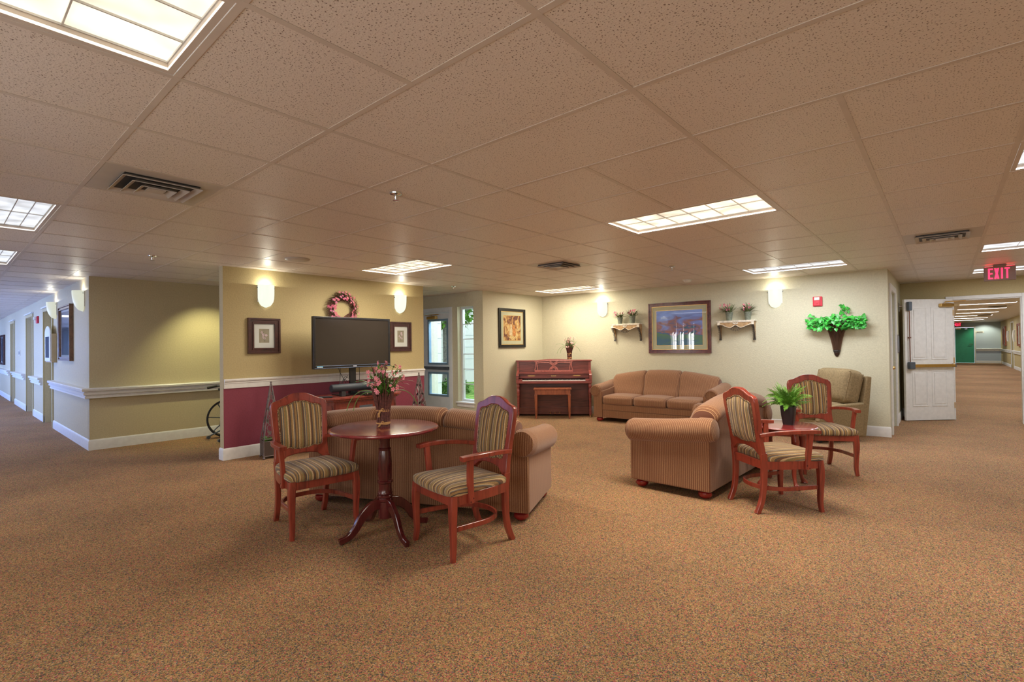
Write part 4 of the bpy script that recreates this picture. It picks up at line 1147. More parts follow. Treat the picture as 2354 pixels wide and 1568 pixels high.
# ================================================================== SOFAS
def sofa(lb, loc, rz, Lb, nseat, hump=.10, pillow=False, kind='sofa', nm_='striped_sofa'):
    t = thing(nm_, lb, kind, loc, rz, 'matching striped camel back sofas')
    y0, y1 = -.38, .37
    aw = .17
    obj('base', M().box(-Lb+.02, Lb-.02, y0+.03, y1-.03, .075, .30), sofaX, t, smooth=0, bevel=.012)
    obj('front_band', M().box(-Lb+aw, Lb-aw, y1-.035, y1-.012, .205, .305).box(-Lb+aw, Lb-aw, y1-.035, y1-.018, .075, .200), sofaX, t, smooth=0, bevel=.006)
    def ztop(x): return .615 + hump*cos(pi/2*min(1, abs(x)/Lb)) + .06
    N_ = 24
    pts = [(-Lb, .070)] + [(-Lb+2*Lb*i/N_, ztop(-Lb+2*Lb*i/N_)) for i in range(N_+1)] + [(Lb, .070)]
    obj('back_panel', M().prism([(x*(1-.006/Lb), z_) for x, z_ in pts], y0, y0+.12, 'xz'), sofaX, t, smooth=30, bevel=.008)
    # back cushions rolling over the top
    inner = 2*(Lb-.10); w_ = inner/nseat
    for k in range(nseat):
        xa = -inner/2+k*w_; rings = []
        nx = 18
        for i in range(nx+1):
            u = -1+2*i/nx; x = xa+w_*(i/nx); e = (1-abs(u)**8)**.5*.16+.84 if abs(u) < 1 else .84
            zt = ztop(x)+.085
            # closed profile (y,z), starts at the seat in front
            prof = [(-.06, .41), (-.075, .50), (-.12, .60), (-.165, zt-.10), (-.20, zt-.035), (-.255, zt), (-.32, zt+.004), (-.378, zt-.012), (-.415, zt-.05), (-.424, zt-.09), (-.405, zt-.125), (-.37, zt-.13), (-.30, zt-.12), (-.26, .50), (-.26, .41)]
            cy_ = -.25; cz_ = (zt+.42)/2
            s1 = .80 if abs(u) > .999 else (1-.06*max(0, (abs(u)-.86)/.14)**2)
            rings.append([(x, cy_+(y-cy_)*s1, cz_+(z-cz_)*(s1 if z > cz_ else 1)) for y, z in prof])
        # subdivide profile smoothly
        rr = []
        for rg in rings:
            q = smoothpts(rg+[rg[0]], 3)[:-1]; rr.append(q)
        obj('back_cushion', M().loft(rr), sofaX, t, smooth=60)
    # seat cushions
    sw = 2*(Lb-aw)/nseat
    for k in range(nseat):
        cx_ = -Lb+aw+sw*(k+.5)
        obj('seat_cushion', M().rbox((cx_, .085, .375), (sw-.008, .60, .15), .045, (.0, .012, .022)), sofaX, t, smooth=60)
    # arms
    for sx in (-1, 1):
        xo = sx*Lb; xi = sx*(Lb-aw)
        pan = [(y0+.006, .0705), (y1, .0705), (y1, .53), (.1, .55), (-.1, .58), (y0+.006, .62)]
        a_ = M().prism(pan, min(xo, xi), max(xo, xi), 'yz')
        ao = restripe(obj('arm', a_, sofaY, t, smooth=0, bevel=.012), sofaX, sofaY)
        ctr = [(y1+.012, .532), (y1-.03, .532), (.15, .545), (-.05, .562), (-.22, .580), (-.34, .592), (y0-.035, .60)]
        rad = [.096, .108, .107, .106, .107, .106, .092]
        C_ = smoothpts([(xo-sx*.045, y, z) for y, z in ctr], 5)
        n = len(C_); R_ = []
        for i in range(n):
            u = i/(n-1)*6; k = min(5, int(u)); R_.append(rad[k]+(rad[k+1]-rad[k])*(u-k))
        # rounded ends
        P = [C_[0]+Vector((0, .012, 0))]+C_+[C_[-1]+Vector((0, -.012, .002))]; R2 = [R_[0]*.55]+R_+[R_[-1]*.6]
        o = obj('arm_roll', M().tube(P, R2, 28, up=(0, 0, 1)), sofaY, t, smooth=50)
        o.data.materials.append(sofaX)
        for p in o.data.polygons:
            if abs(p.normal.y) > .8: p.material_index = 1
        wl = M().tube([(xo-sx*.045+.080*cos(a), y1+.024, .535+.080*sin(a)) for a in [2*pi*i/28 for i in range(28)]], .006, 6, closed=True)
        obj('arm_piping', wl, sofaY, t)
    for sx in (-1, 1):
        for sy in (y0+.075, y1-.075):
            obj('bun_foot', M().lathe([(.001, 0), (.035, 0), (.052, .014), (.060, .032), (.056, .050), (.038, .062), (.036, .078), (.001, .078)], 24, (sx*(Lb-.085), sy, 0)), cherry_bun, t)
    return t
cherry_bun = wood('red_bun_foot_wood', (.26, .015, .014), (.17, .01, .01), .15, (10, 10, 10), .6)
A1 = radians(23.4)
sofa('striped sofa seen from behind, beyond the near pedestal table', (-2.365+.415*(-sin(A1)), 1.300+.415*cos(A1), 0), A1, 1.0, 3, hump=.085)
sofa('striped loveseat at right seen from its arm end, beside the fern table', (-.95, 3.90, 0), radians(90-2), .80, 2, hump=.10, kind='loveseat', nm_='striped_loveseat')
sofa('striped three seat sofa against the cream back wall', (-2.76, 6.81, 0), radians(180+BA*57.3*.6), 1.03, 3, hump=.125)
# beige chair
def beige_chair():
    t = thing('lounge_chair', 'beige lounge chair with loose back cushion near the back wall corner', 'lounge chair', (-.385, 6.86, 0), radians(140))
    w_ = .29
    obj('base', M().box(-w_, w_, -.30, .34, .07, .30), beige, t, smooth=0, bevel=.02)
    fr = M()
    pts = [(-.26, .06), (-.40, .06), (-.46, .50), (-.50, .86), (-.43, .87), (-.36, .50)]
    fr.prism(pts, -w_-.02, w_+.02, 'yz')
    obj('back_frame', fr, beige, t, smooth=0, bevel=.012)
    obj('seat_cushion', M().rbox((0, .06, .40), (.54, .62, .20), .07, (0, .01, .02)), beige, t, smooth=60)
    T = Matrix.Translation((0, -.25, .72)) @ Matrix.Rotation(radians(15), 4, 'X')
    obj('back_cushion', M(T).rbox((0, 0, 0), (.57, .24, .46), .06, (.01, .045, .015), n=12), beige, t, smooth=60)
    cr = M(T)
    for y in (-.10, .10):
        P = [(-.275, y, -.20), (.275, y, -.20), (.28, y, .20), (-.28, y, .20)]
        cr.tube([Vector(p) for q in range(4) for p in [Vector(P[q]).lerp(Vector(P[(q+1) % 4]), i/6) for i in range(6)]], .006, 6, closed=True)
    obj('cushion_piping', cr, beige, t)
    for sx in (-1, 1):
        pa = [(-.34, .07), (.30, .07), (.33, .30), (.28, .44), (.05, .50), (-.36, .52)]
        obj('arm', M().prism(pa, sx*w_-.045, sx*w_+.045, 'yz'), beige, t, smooth=0, bevel=.02)
    for sx in (-1, 1):
        for y in (-.30, .26): obj('foot', M().box(sx*.25-.025, sx*.25+.025, y-.025, y+.025, 0, .075), rubber, t, smooth=0)
beige_chair()

# ================================================================== PIANO
PA = radians(35.86)
pn = Vector((-sin(PA), cos(PA), 0)); pt = Vector((cos(PA), sin(PA), 0))
PO = Vector((-5.206, 5.982, 0)) - pn*.10 + pt*.012
def piano():
    t = thing('upright_piano', 'dark red upright piano standing across the far corner', 'piano', PO, PA)
    W_ = 1.40
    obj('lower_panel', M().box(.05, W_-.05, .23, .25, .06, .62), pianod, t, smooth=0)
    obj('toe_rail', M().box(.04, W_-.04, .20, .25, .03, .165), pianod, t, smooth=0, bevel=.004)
    for x in (.0, W_-.045):
        obj('case_side', M().prism([(.18, .02), (.43, .02), (.43, 1.03), (.22, 1.03), (.22, .86), (.02, .80), (.0, .78), (.0, .63), (.18, .62)], x, x+.045, 'yz'), pianow, t, smooth=0, bevel=.004)
    obj('back', M().box(.0, W_, .42, .44, .02, 1.02), pianow, t, smooth=0)
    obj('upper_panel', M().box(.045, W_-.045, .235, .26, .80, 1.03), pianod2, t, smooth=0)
    lid = [(-.02, 1.03), (-.02, 1.055)] + [(.38+.64*i/14, 1.056+.018*sin(pi*i/14)) for i in range(15)] + [(W_+.02, 1.055), (W_+.02, 1.03)]
    obj('lid', M().prism(lid, .20, .45, 'xz'), pianow, t, smooth=0, bevel=.004)
    obj('keybed', M().box(.03, W_-.03, -.01, .24, .63, .665).box(.03, W_-.03, -.015, .0, .63, .675), pianow, t, smooth=0, bevel=.004)
    fb = M().box(.045, W_-.045, .15, .175, .715, .80).box(.045, W_-.045, .09, .24, .80, .825).box(.045, W_-.045, .07, .10, .80, .838)
    f_ = obj('fallboard', fb, pianow, t, smooth=0, bevel=.003)
    for x in (.20, 1.05): obj('hinge_plate', M().prism([(x, .762), (x+.03, .755), (x+.13, .755), (x+.16, .762), (x+.13, .772), (x+.03, .772)], .146, .150, 'xz'), brass, f_, smooth=0)
    mk = M()
    for i in range(8): mk.box(.65+.0125*i, .659+.0125*i, .1475, .150, .752, .766 if i % 3 else .770)
    obj('maker_name', mk, brass, f_, smooth=0)
    for x in (.045, W_-.115): obj('key_block', M().box(x, x+.07, .02, .15, .665, .71), pianow, t, smooth=0, bevel=.004)
    kx0, kx1 = .118, W_-.118; kw = (kx1-kx0)/52
    wm = None; bm_ = None
    for i in range(52):
        if wm is None:
            wm = obj('white_key', M().box(0, kw-.0012, .0, .14, .668, .690), ivory, t, smooth=0, loc=(kx0, 0, 0))
        else:
            o = wm.copy(); C.objects.link(o); o.location = (kx0+kw*i, 0, 0)
    pat = [1, 0, 1, 1, 0, 1, 1]  # after A, C, D, F, G
    for i in range(51):
        if i % 7 in (1, 4): continue
        if bm_ is None: bm_ = obj('black_key', M().box(-.006, .006, .055, .145, .690, .702), black, t, smooth=0, loc=(kx0+kw*(i+1), 0, 0))
        else:
            o = bm_.copy(); C.objects.link(o); o.location = (kx0+kw*(i+1), 0, 0)
    # music desk with interlaced tracery
    ds = M(); y = .205
    def bar(pts, w_=.017): ds.sweep([(p[0], y, p[1]) for p in pts], (.014, w_), (0, 0, 1) if abs(pts[-1][0]-pts[0][0]) > abs(pts[-1][1]-pts[0][1]) else (1, 0, 0))
    ds.box(.34, 1.06, .175, .215, .838, .868)
    c_ = .70
    for s_ in (-1, 1):
        X = lambda d: c_+s_*d
        bar([(X(.36), .868), (X(.335), .93), (X(.335), 1.03)]); bar([(X(.30), .868), (X(.305), .93), (X(.32), 1.0), (X(.335), 1.03)], .014)
        bar([(X(.32), 1.0), (X(.22), 1.014), (X(.10), 1.012), (X(.06), .99), (X(-.045), .895), (X(-.07), .885)])
        bar([(X(.06), 1.03), (X(.0), .985), (X(-.03), .955)]); bar([(X(.08), .868), (X(.07), .90), (X(.0), .955), (X(-.05), 1.0), (X(-.07), 1.03)])
        bar([(X(.035), .868), (X(.03), .895), (X(.0), .915)], .012)
    bar([(c_-.36, 1.03), (c_-.2, 1.042), (c_, 1.048), (c_+.2, 1.042), (c_+.36, 1.03)], .02)
    obj('music_desk', ds, wood('music_desk_wood', (.45, .14, .11), (.30, .08, .06), .3, (30, 30, 30), .3), t, smooth=20)
    for x in (.035, W_-.035):
        obj('leg', M().lathe([(.001, .03), (.014, .03), (.020, .05), (.014, .07), (.016, .12), (.022, .14), (.014, .16), (.018, .20), (.030, .46), (.033, .50), (.024, .52), (.024, .545), (.033, .56), (.033, .60), (.026, .61), (.030, .63), (.001, .63)], 20, (x, .035, 0)), pianow, t)
        obj('caster', M().tube([(x-.008, .035, .018), (x+.008, .035, .018)], .017, 14), brass, t)
    for k in range(3):
        x = .63+.085*k
        obj('pedal', M().sweep([(x, .21, .075), (x, .15, .075), (x, .11, .066), (x+.006*(k-1), .085, .064)], [(.018, .008), (.018, .008), (.030, .008), (.030, .006)], (0, 0, 1)), brass, t, smooth=30)
    b = thing('piano_bench', 'orange brown wooden bench in front of the piano', 'bench', PO+pt*.675-pn*.02, PA)
    obj('bench_top', M().box(-.345, .345, -.16, .17, .525, .552), benchw, b, smooth=0, bevel=.005)
    obj('bench_box', M().box(-.325, .325, -.14, .15, .435, .525), benchw, b, smooth=0, bevel=.003)
    for sx in (-1, 1):
        for y_ in (-.125, .135):
            obj('leg', M().sweep([(sx*.305, y_, .437), (sx*.305, y_, .425), (sx*.305, y_, .42), (sx*.305, y_, .0)], [(.052, .052), (.056, .056), (.050, .050), (.026, .026)], (0, 1, 0)), benchw, b, smooth=20)
piano()
vp = PO+pt*1.005+pn*.30
twig_vase((vp.x, vp.y, 1.066), .98, PA, 'small twig vase of pale pink flowers on top of the piano', 26, 9, pinkl)

# ------------------------------------------------------------------ piano side picture
def interior_art(t, aw, ah, y):
    m, nt, b = nm('warm_interior_print')
    no = N(nt, 'ShaderNodeTexNoise'); no.inputs['Scale'].default_value = 9; no.inputs['Detail'].default_value = 6; no.inputs['Distortion'].default_value = 1.5
    L(nt, coords(nt, (1, 1, .7)), no.inputs['Vector'])
    r = ramp(nt, [(.25, (.03, .012, .015)), (.42, (.14, .05, .025)), (.52, (.42, .22, .06)), (.62, (.55, .42, .18)), (.75, (.10, .06, .06))])
    L(nt, no.outputs[0], r.inputs[0]); L(nt, r.outputs[0], b.inputs['Base Color']); b.inputs['Roughness'].default_value = .7
    obj('print', M().box(-aw, aw, y, -.001, -ah, ah), m, t, smooth=0)
    s = M(); s.prism([(-.09, -ah*.55), (-.055, 0), (-.045, ah*.30), (-.02, ah*.34), (-.005, ah*.1), (.0, -ah*.6)], y-.0015, y, 'xz')
    obj('painted_pale_shape', s, plain('pale_paint', (.50, .40, .24), .7, var=.25, vs=30), t, smooth=0)
    s = M(); s.prism([(.015, -ah*.62), (.02, ah*.1), (.05, ah*.28), (.085, ah*.05), (.11, -ah*.6)], y-.0015, y, 'xz')
    obj('painted_gold_shape', s, plain('gold_paint', (.42, .17, .045), .7, var=.4, vs=40), t, smooth=0)
    s = M(); s.prism([(-.12, -ah*.72), (.02, -ah*.60), (.13, -ah*.82), (.0, -ah*.97)], y-.0018, y, 'xz')
    obj('painted_rug', s, plain('rug_paint', (.50, .36, .15), .7, var=.3, vs=30), t, smooth=0)
frame_picture((PX, 6.13, 1.678), radians(90), .775, .75, .055, 'black framed warm painting with wide cream mat left of the piano', interior_art, mw=.082, fd=.03, mat_=matboard, lip=brass, fm=black)
def landscape_art(t, aw, ah, y):
    m, nt, b = nm('blue_landscape_print')
    co = coords(nt, (1, 1, 1)); no = N(nt, 'ShaderNodeTexNoise'); no.inputs['Scale'].default_value = 3.5; no.inputs['Detail'].default_value = 7; no.inputs['Distortion'].default_value = .9
    L(nt, coords(nt, (1, 1, 2.4)), no.inputs['Vector'])
    sp_ = N(nt, 'ShaderNodeSeparateXYZ'); L(nt, co, sp_.inputs[0])
    ma = N(nt, 'ShaderNodeMath', operation='MULTIPLY_ADD'); ma.inputs[1].default_value = .95; L(nt, sp_.outputs[2], ma.inputs[0]); L(nt, no.outputs[0], ma.inputs[2])
    r = ramp(nt, [(.18, (.05, .14, .22)), (.34, (.10, .22, .12)), (.42, (.06, .12, .30)), (.50, (.30, .15, .13)), (.56, (.22, .18, .36)), (.62, (.18, .25, .58)), (.80, (.22, .36, .82))])
    L(nt, ma.outputs[0], r.inputs[0]); L(nt, r.outputs[0], b.inputs['Base Color']); b.inputs['Roughness'].default_value = .6
    obj('print', M().box(-aw, aw, y, -.001, -ah, ah), m, t, smooth=0)
frame_picture(bw(2.79, 1.617), BA, 1.085, .89, .062, 'large framed blue landscape print with mat above the far sofa', landscape_art, mw=.079, fd=.032, mat_=matboard, lip=brass,
              fm=wood('red_frame_wood', (.11, .022, .018), (.05, .012, .012), .25, (20, 20, 20), .5), glz=glass_mat('picture_glass', (1, 1, 1), .12))
sconce(bw(1.335, 1.865), BA, 'lit wall sconce left of the two wall shelves on the back wall')
sconce(bw(4.30, 1.875), BA, 'lit wall sconce between the right wall shelf and fire alarm')
sconce((-5.69, SOUTH_Y, 1.98), pi, 'wall sconce on the hallway window wall, seen only as a reflection')
# fire alarm
t = thing('fire_alarm', 'red fire alarm horn strobe on the back wall above the ivy', 'fire alarm', bw(4.865, 1.93), BA)
obj('housing', M().box(-.062, .062, -.022, -.001, -.062, .085), redp, t, smooth=0, bevel=.010)
obj('front_cover', M().box(-.045, .032, -.036, -.021, -.052, .078), redp, t, smooth=0, bevel=.004)
obj('strobe_lens', M().box(-.042, .028, -.046, -.035, .030, .074), whitep, t, smooth=0, bevel=.004)
obj('strobe_reflector', M().box(-.030, .016, -.0475, -.0455, .040, .064), chrome, t, smooth=0)
obj('horn_grille', M().lathe([(.001, 0), (.020, 0), (.018, .003), (.001, .004)], 16, T=Matrix.Translation((-.006, -.036, -.004)) @ Matrix.Rotation(pi/2, 4, 'X')), redp, t)
# shelves with flower pots
def wall_shelf(s0, s1, z, lb, gl):
    c_ = (s0+s1)/2; w_ = (s1-s0)/2
    t = thing('wall_shelf', lb, 'wall shelf', bw(c_, z), BA, 'carved wall shelves')
    obj('shelf_board', M().box(-w_, w_, -.165, -.001, -.018, 0), shelfw, t, smooth=0, bevel=.004)
    pts = [(-w_+.015, -.018), (w_-.015, -.018), (w_-.02, -.07), (w_-.06, -.062), (w_-.12, -.085), (w_-.20, -.115), (w_-.24, -.10), (.0, -.075), (-w_+.24, -.10), (-w_+.20, -.115), (-w_+.12, -.085), (-w_+.06, -.062), (-w_+.02, -.07)]
    pts = [(max(-w_+.015, min(w_-.015, x)), zz) for x, zz in pts]
    obj('apron', M().prism(pts[::-1], -.155, -.140, 'xz'), shelft, t, smooth=0, bevel=.002)
    ed = M()
    ed.tube(smoothpts([(x, -.157, zz) for x, zz in pts[2:]], 4), .006, 6)
    for q in range(5): ed.rbox((-.03+.015*q, -.158, -.045-.006*(q % 2)), (.02, .012, .02), .005, n=3)
    ed.box(-w_+.01, w_-.01, -.162, -.154, -.030, -.018).box(-w_+.012, -w_+.055, -.160, -.154, -.07, -.02).box(w_-.055, w_-.012, -.160, -.154, -.07, -.02)
    obj('carved_edge', ed, shelfw, t)
    for sx in (-1, 1):
        x = sx*(w_-.03)
        br = [(-.140, -.018), (-.012, -.018), (-.001, -.018), (-.001, -.29), (-.012, -.29), (-.022, -.20), (-.06, -.12), (-.11, -.075), (-.140, -.06)]
        obj('bracket', M().prism(br, x-.011, x+.011, 'yz'), shelft, t, smooth=0)
        sc_ = M(); r = random.Random(5)
        P = smoothpts([(x, -.150, -.075), (x, -.115, -.11), (x, -.07, -.17), (x, -.035, -.24), (x, -.022, -.295), (x, -.03, -.315)], 5)
        sc_.tube(P, .006, 6)
        for i in range(1, len(P)-2, 2):
            for q in (-1, 1):
                pp_ = P[i]; sc_.tube([(pp_.x+.012*q+.008*cos(a), pp_.y-.012+.008*sin(a)*.6, pp_.z+.008*sin(a)) for a in [2*pi*j/8 for j in range(8)]], .0032, 5, closed=True)
        obj('metal_scroll', sc_, pewter, t)
    sc_ = M()
    for q in range(-4, 5):
        a = radians(-90+q*17); ln = .085-.006*abs(q)
        sc_.tube(smoothpts([(0, -.148, -.08), (ln*.5*cos(a)*1.5+.004*q, -.148, -.085+ln*.5*sin(a)*.6), (ln*1.5*cos(a), -.148, -.080+ln*sin(a))], 4), .0032, 5)
        sc_.tube([(ln*1.5*cos(a)+.009*cos(b), -.148, -.08+ln*sin(a)+.009*sin(b)) for b in [2*pi*j/8 for j in range(8)]], .003, 5, closed=True)
    for sx in (-1, 1):
        sc_.tube(smoothpts([(sx*.02, -.148, -.085), (sx*.08, -.148, -.115), (sx*.13, -.148, -.09), (sx*.16, -.148, -.105)], 5), .0034, 5)
    obj('metal_scroll', sc_, pewter, t)
wall_shelf(1.565, 2.135, 1.715, 'carved wall shelf left of the large landscape print', 0)
wall_shelf(3.455, 4.03, 1.700, 'carved wall shelf right of the large landscape print', 0)
def flower_pot(s_, z, sc, lb, seed, lean):
    p = bw(s_, z, .105)
    t = thing('potted_flowers', lb, 'potted plant', p, BA, 'small flower pots on the wall shelves'); t.scale = (sc,)*3
    obj('pot', M().lathe([(.001, 0), (.034, 0), (.046, .095), (.050, .097), (.050, .112), (.046, .112), (.042, .100), (.001, .098)], 22), potg, t, smooth=35)
    r = random.Random(seed); mb = M()
    for k in range(100):
        a = r.uniform(0, 2*pi); up = r.uniform(.35, 2.0)
        fy = sin(a)*.8 if sin(a) < 0 else sin(a)*.12
        mb.blade((.02*cos(a), .02*sin(a), .10), (cos(a)+lean*.3, fy, up), r.uniform(.09, .165), .0075, r.uniform(.2, 1.6), seg=6)
    obj('grass_leaves', mb, grassm, t)
    for k in range(13):
        a = r.uniform(0, 2*pi); q = r.uniform(.02, .09)
        blossom(t, (q*cos(a)+lean*.05, min(.0, q*sin(a))-.02, r.uniform(.13, .215)), (r.uniform(-1, 1), -1, r.uniform(-.2, .8)), r.uniform(.009, .013), pinkd if k % 2 else pink)
flower_pot(1.735, 1.715, 1.05, 'leftmost small flower pot on the left wall shelf', 31, -.5)
flower_pot(1.975, 1.715, 1.2, 'taller flower pot on the right half of the left wall shelf', 32, 0)
flower_pot(3.64, 1.700, 1.22, 'grey flower pot on the left half of the right wall shelf', 33, -1)
flower_pot(3.92, 1.700, 1.18, 'green flower pot on the right half of the right wall shelf', 34, 0)
# ivy wall basket
def ivy():
    t = thing('ivy_wall_basket', 'green ivy in a ribbed brown cone basket on the back wall', 'wall planter', bw(5.095, 1.12), BA)
    def half(r_, z):
        return [(r_*cos(a), -.003-r_*.85*sin(a) if 0 < i < 16 else -.003, z) for i, a in enumerate([pi*j/16 for j in range(17)])]
    H = .50
    prof = [(.012, .0), (.032, .03), (.036, .06), (.040, .085), (.046, .10), (.055, .17), (.072, .26), (.10, .36), (.135, .45), (.150, .48), (.146, .48), (.10, .46)]
    obj('basket', M().loft([half(r_, z) for r_, z in prof]), plain('dark_brown_metal', (.045, .022, .015), .45, .3, .2, 40), t, smooth=40)
    rb = M()
    for j in range(1, 16, 1):
        a = pi*j/16
        rb.tube([(r_*1.03*cos(a), -.003-r_*.88*sin(a), z) for r_, z in prof[4:10]], .0028, 5)
    obj('ribs', rb, plain('bronze_rib', (.16, .085, .05), .4, .6), t)
    bd = M()
    for z, r_ in ((.065, .037), (.092, .044)): bd.tube([(r_*1.04*cos(a), -.003-r_*.9*sin(a), z) for a in [pi*j/16 for j in range(17)]], .003, 6)
    for j in range(1, 12): a = pi*j/12; bd.tube([(.040*cos(a), -.003-.036*sin(a), .066), (.046*cos(a), -.003-.041*sin(a), .092)], .0028, 5)
    obj('collar', bd, pewter, t)
    r = random.Random(4); lf = M(); st = M()
    def leaf(p, d, up, s_):
        d = Vector(d).normalized(); n_ = Vector(up).normalized(); side = d.cross(n_).normalized(); n_ = side.cross(d)
        out = [(0, 0), (-.12, .30), (-.05, .48), (.25, .52), (.60, .30), (1.05, 0)]
        c_ = [Vector(p)+d*(x*s_)+n_*(-.10*s_*x*x) for x in (0, .25, .6, 1.05)]
        vs = [p]; 
        L_ = [Vector(p)+d*(x*s_)+side*(y*s_)-n_*(.18*s_*y+.10*s_*x*x) for x, y in out[1:5]]
        R__ = [Vector(p)+d*(x*s_)-side*(y*s_)-n_*(.18*s_*y+.10*s_*x*x) for x, y in out[1:5]]
        V = [Vector(p), c_[1], c_[2], c_[3]] + L_ + R__
        lf.add(V, [(0, 5, 4), (0, 1, 6, 5), (1, 2, 7, 6), (2, 3, 7), (0, 8, 9), (0, 9, 10, 1), (1, 10, 11, 2), (2, 11, 3)])
    for k in range(215):
        u = r.uniform(-1, 1); x = u*.33; arch = .055*(1-u*u)
        z = .475+r.uniform(-.085, .11)*(1-.25*abs(u))+arch*.3; y = -.04-r.uniform(0, .16)*(1-.55*abs(u))
        d = Vector((u*.5+r.uniform(-.7, .7), -.5+r.uniform(-.4, .3), r.uniform(-1.1, .25)))
        leaf((x, y, z), d, (r.uniform(-.3, .3), -1, .5), r.uniform(.046, .070))
    for pts in ([(0, -.06, .48), (.05, -.06, .57), (.09, -.05, .66), (.075, -.05, .74)], [(.1, -.06, .48), (.25, -.05, .53), (.35, -.04, .60)], [(-.1, -.06, .48), (-.22, -.05, .56), (-.31, -.04, .62)], [(-.1, -.05, .5), (-.28, -.04, .54), (-.36, -.04, .53)], [(.05, -.05, .5), (.12, -.04, .60), (.15, -.04, .68)]):
        P = smoothpts(pts, 4); st.tube(P, .0025, 5)
        for i in range(2, len(P), 2):
            leaf(P[i], (r.uniform(-1, 1), -.3, r.uniform(-.6, .9)), (0, -1, .3), r.uniform(.04, .065))
    obj('vines', st, twig, t); obj('leaves', lf, green2, t, smooth=0)
ivy()

# ================================================================== OPEN DOOR LEAF
def open_leaf():
    hx, hy = 1.015, RY-.035; fx, fy = .405, 9.435
    d = Vector((fx-hx, fy-hy)); wl = d.length; a = math.atan2(d.y, d.x)
    # local x from hinge to free edge; room face is local +y side (turned toward camera)
    t = bpy.data.objects.new('corridor_door', None); C.objects.link(t); t.location = (hx, hy, 0); t.rotation_euler = (0, 0, a)
    tag(t, 'open white panelled door with brass crash bar at the corridor opening', 'door')
    H = 2.03
    mb = M().box(0, wl, -.022, .018, .008, H)
    obj('door_slab', mb, white, t, smooth=0, bevel=.002)
    # panels on the visible face (local +y)
    for x0, x1 in ((.115, wl/2-.035), (wl/2+.035, wl-.115)):
        for z0, z1 in ((.24, .84), (1.02, 1.90)):
            R = lambda e: [(x0+e, z0+e), (x1-e, z0+e), (x1-e, z1-e), (x0+e, z1-e)]
            p = M().ring(R(0), R(.018), .017, .024, 'xz').ring(R(.018), R(.034), .017, .020, 'xz')
            p.box(x0+.04, x1-.04, .017, .025, z0+.04, z1-.04)
            obj('panel_moulding', p, white, t, smooth=0, bevel=.003)
    cb = obj('crash_bar', M().box(.02, wl-.10, .045, .075, .895, .945), brass, t, smooth=0, bevel=.004)
    obj('bar_bracket', M().box(wl-.12, wl-.03, .018, .085, .865, .985), gunm, cb, smooth=0, bevel=.010)
    obj('bar_bracket', M().box(.0, .035, .018, .07, .89, .95), gunm, cb, smooth=0, bevel=.004)
    obj('latch_rod', M().tube([(wl-.06, .045, .98), (wl-.06, .045, 1.86)], .008, 8).box(wl-.075, wl-.045, .018, .055, 1.38, 1.40), plain('bronze_rod', (.22, .10, .07), .4, .6), t)
    obj('top_latch', M().box(wl-.09, wl-.03, .018, .075, 1.84, 1.99), gunm, t, smooth=0, bevel=.010)
    cl = obj('door_closer', M().box(.02, .25, .02, .075, 1.90, 1.955), brass, t, smooth=0, bevel=.008)
    obj('closer_arm', M().tube([(.16, .05, 1.955), (.16, .05, 1.985), (-.05, .20, 1.990), (-.13, .10, 1.992)], .009, 8), brass, cl)
    for z in (.25, 1.0, 1.80): obj('hinge', M().tube([(-.004, .022, z-.05), (-.004, .022, z+.05)], .007, 8), brass, t)
open_leaf()
t = thing('door_holder', 'wall mounted grey door holder touching the open door', 'door holder', (.33, 9.62, 1.93), 0)
obj('wall_plate', M().box(0.001, .014, -.05, .05, -.10, .05), chrome, t, smooth=0, bevel=.003)
obj('magnet_arm', M().tube([(.014, 0, 0), (.045, 0, 0), (.05, 0, 0), (.085, -.012, 0)], [.022, .020, .009, .009], 12), chrome, t)
t = thing('wall_sign', 'dark reddish wall sign beside the narrow grey door', 'sign', (.332, 9.04, 1.29), radians(90))
obj('sign_plate', M().box(-.21, .21, -.018, 0, -.15, .15), walnutf, t, smooth=0, bevel=.003)
obj('sign_face', M().box(-.185, .185, -.021, -.018, -.13, .13), plain('grey_sign_face', (.13, .14, .17), .3), t, smooth=0)

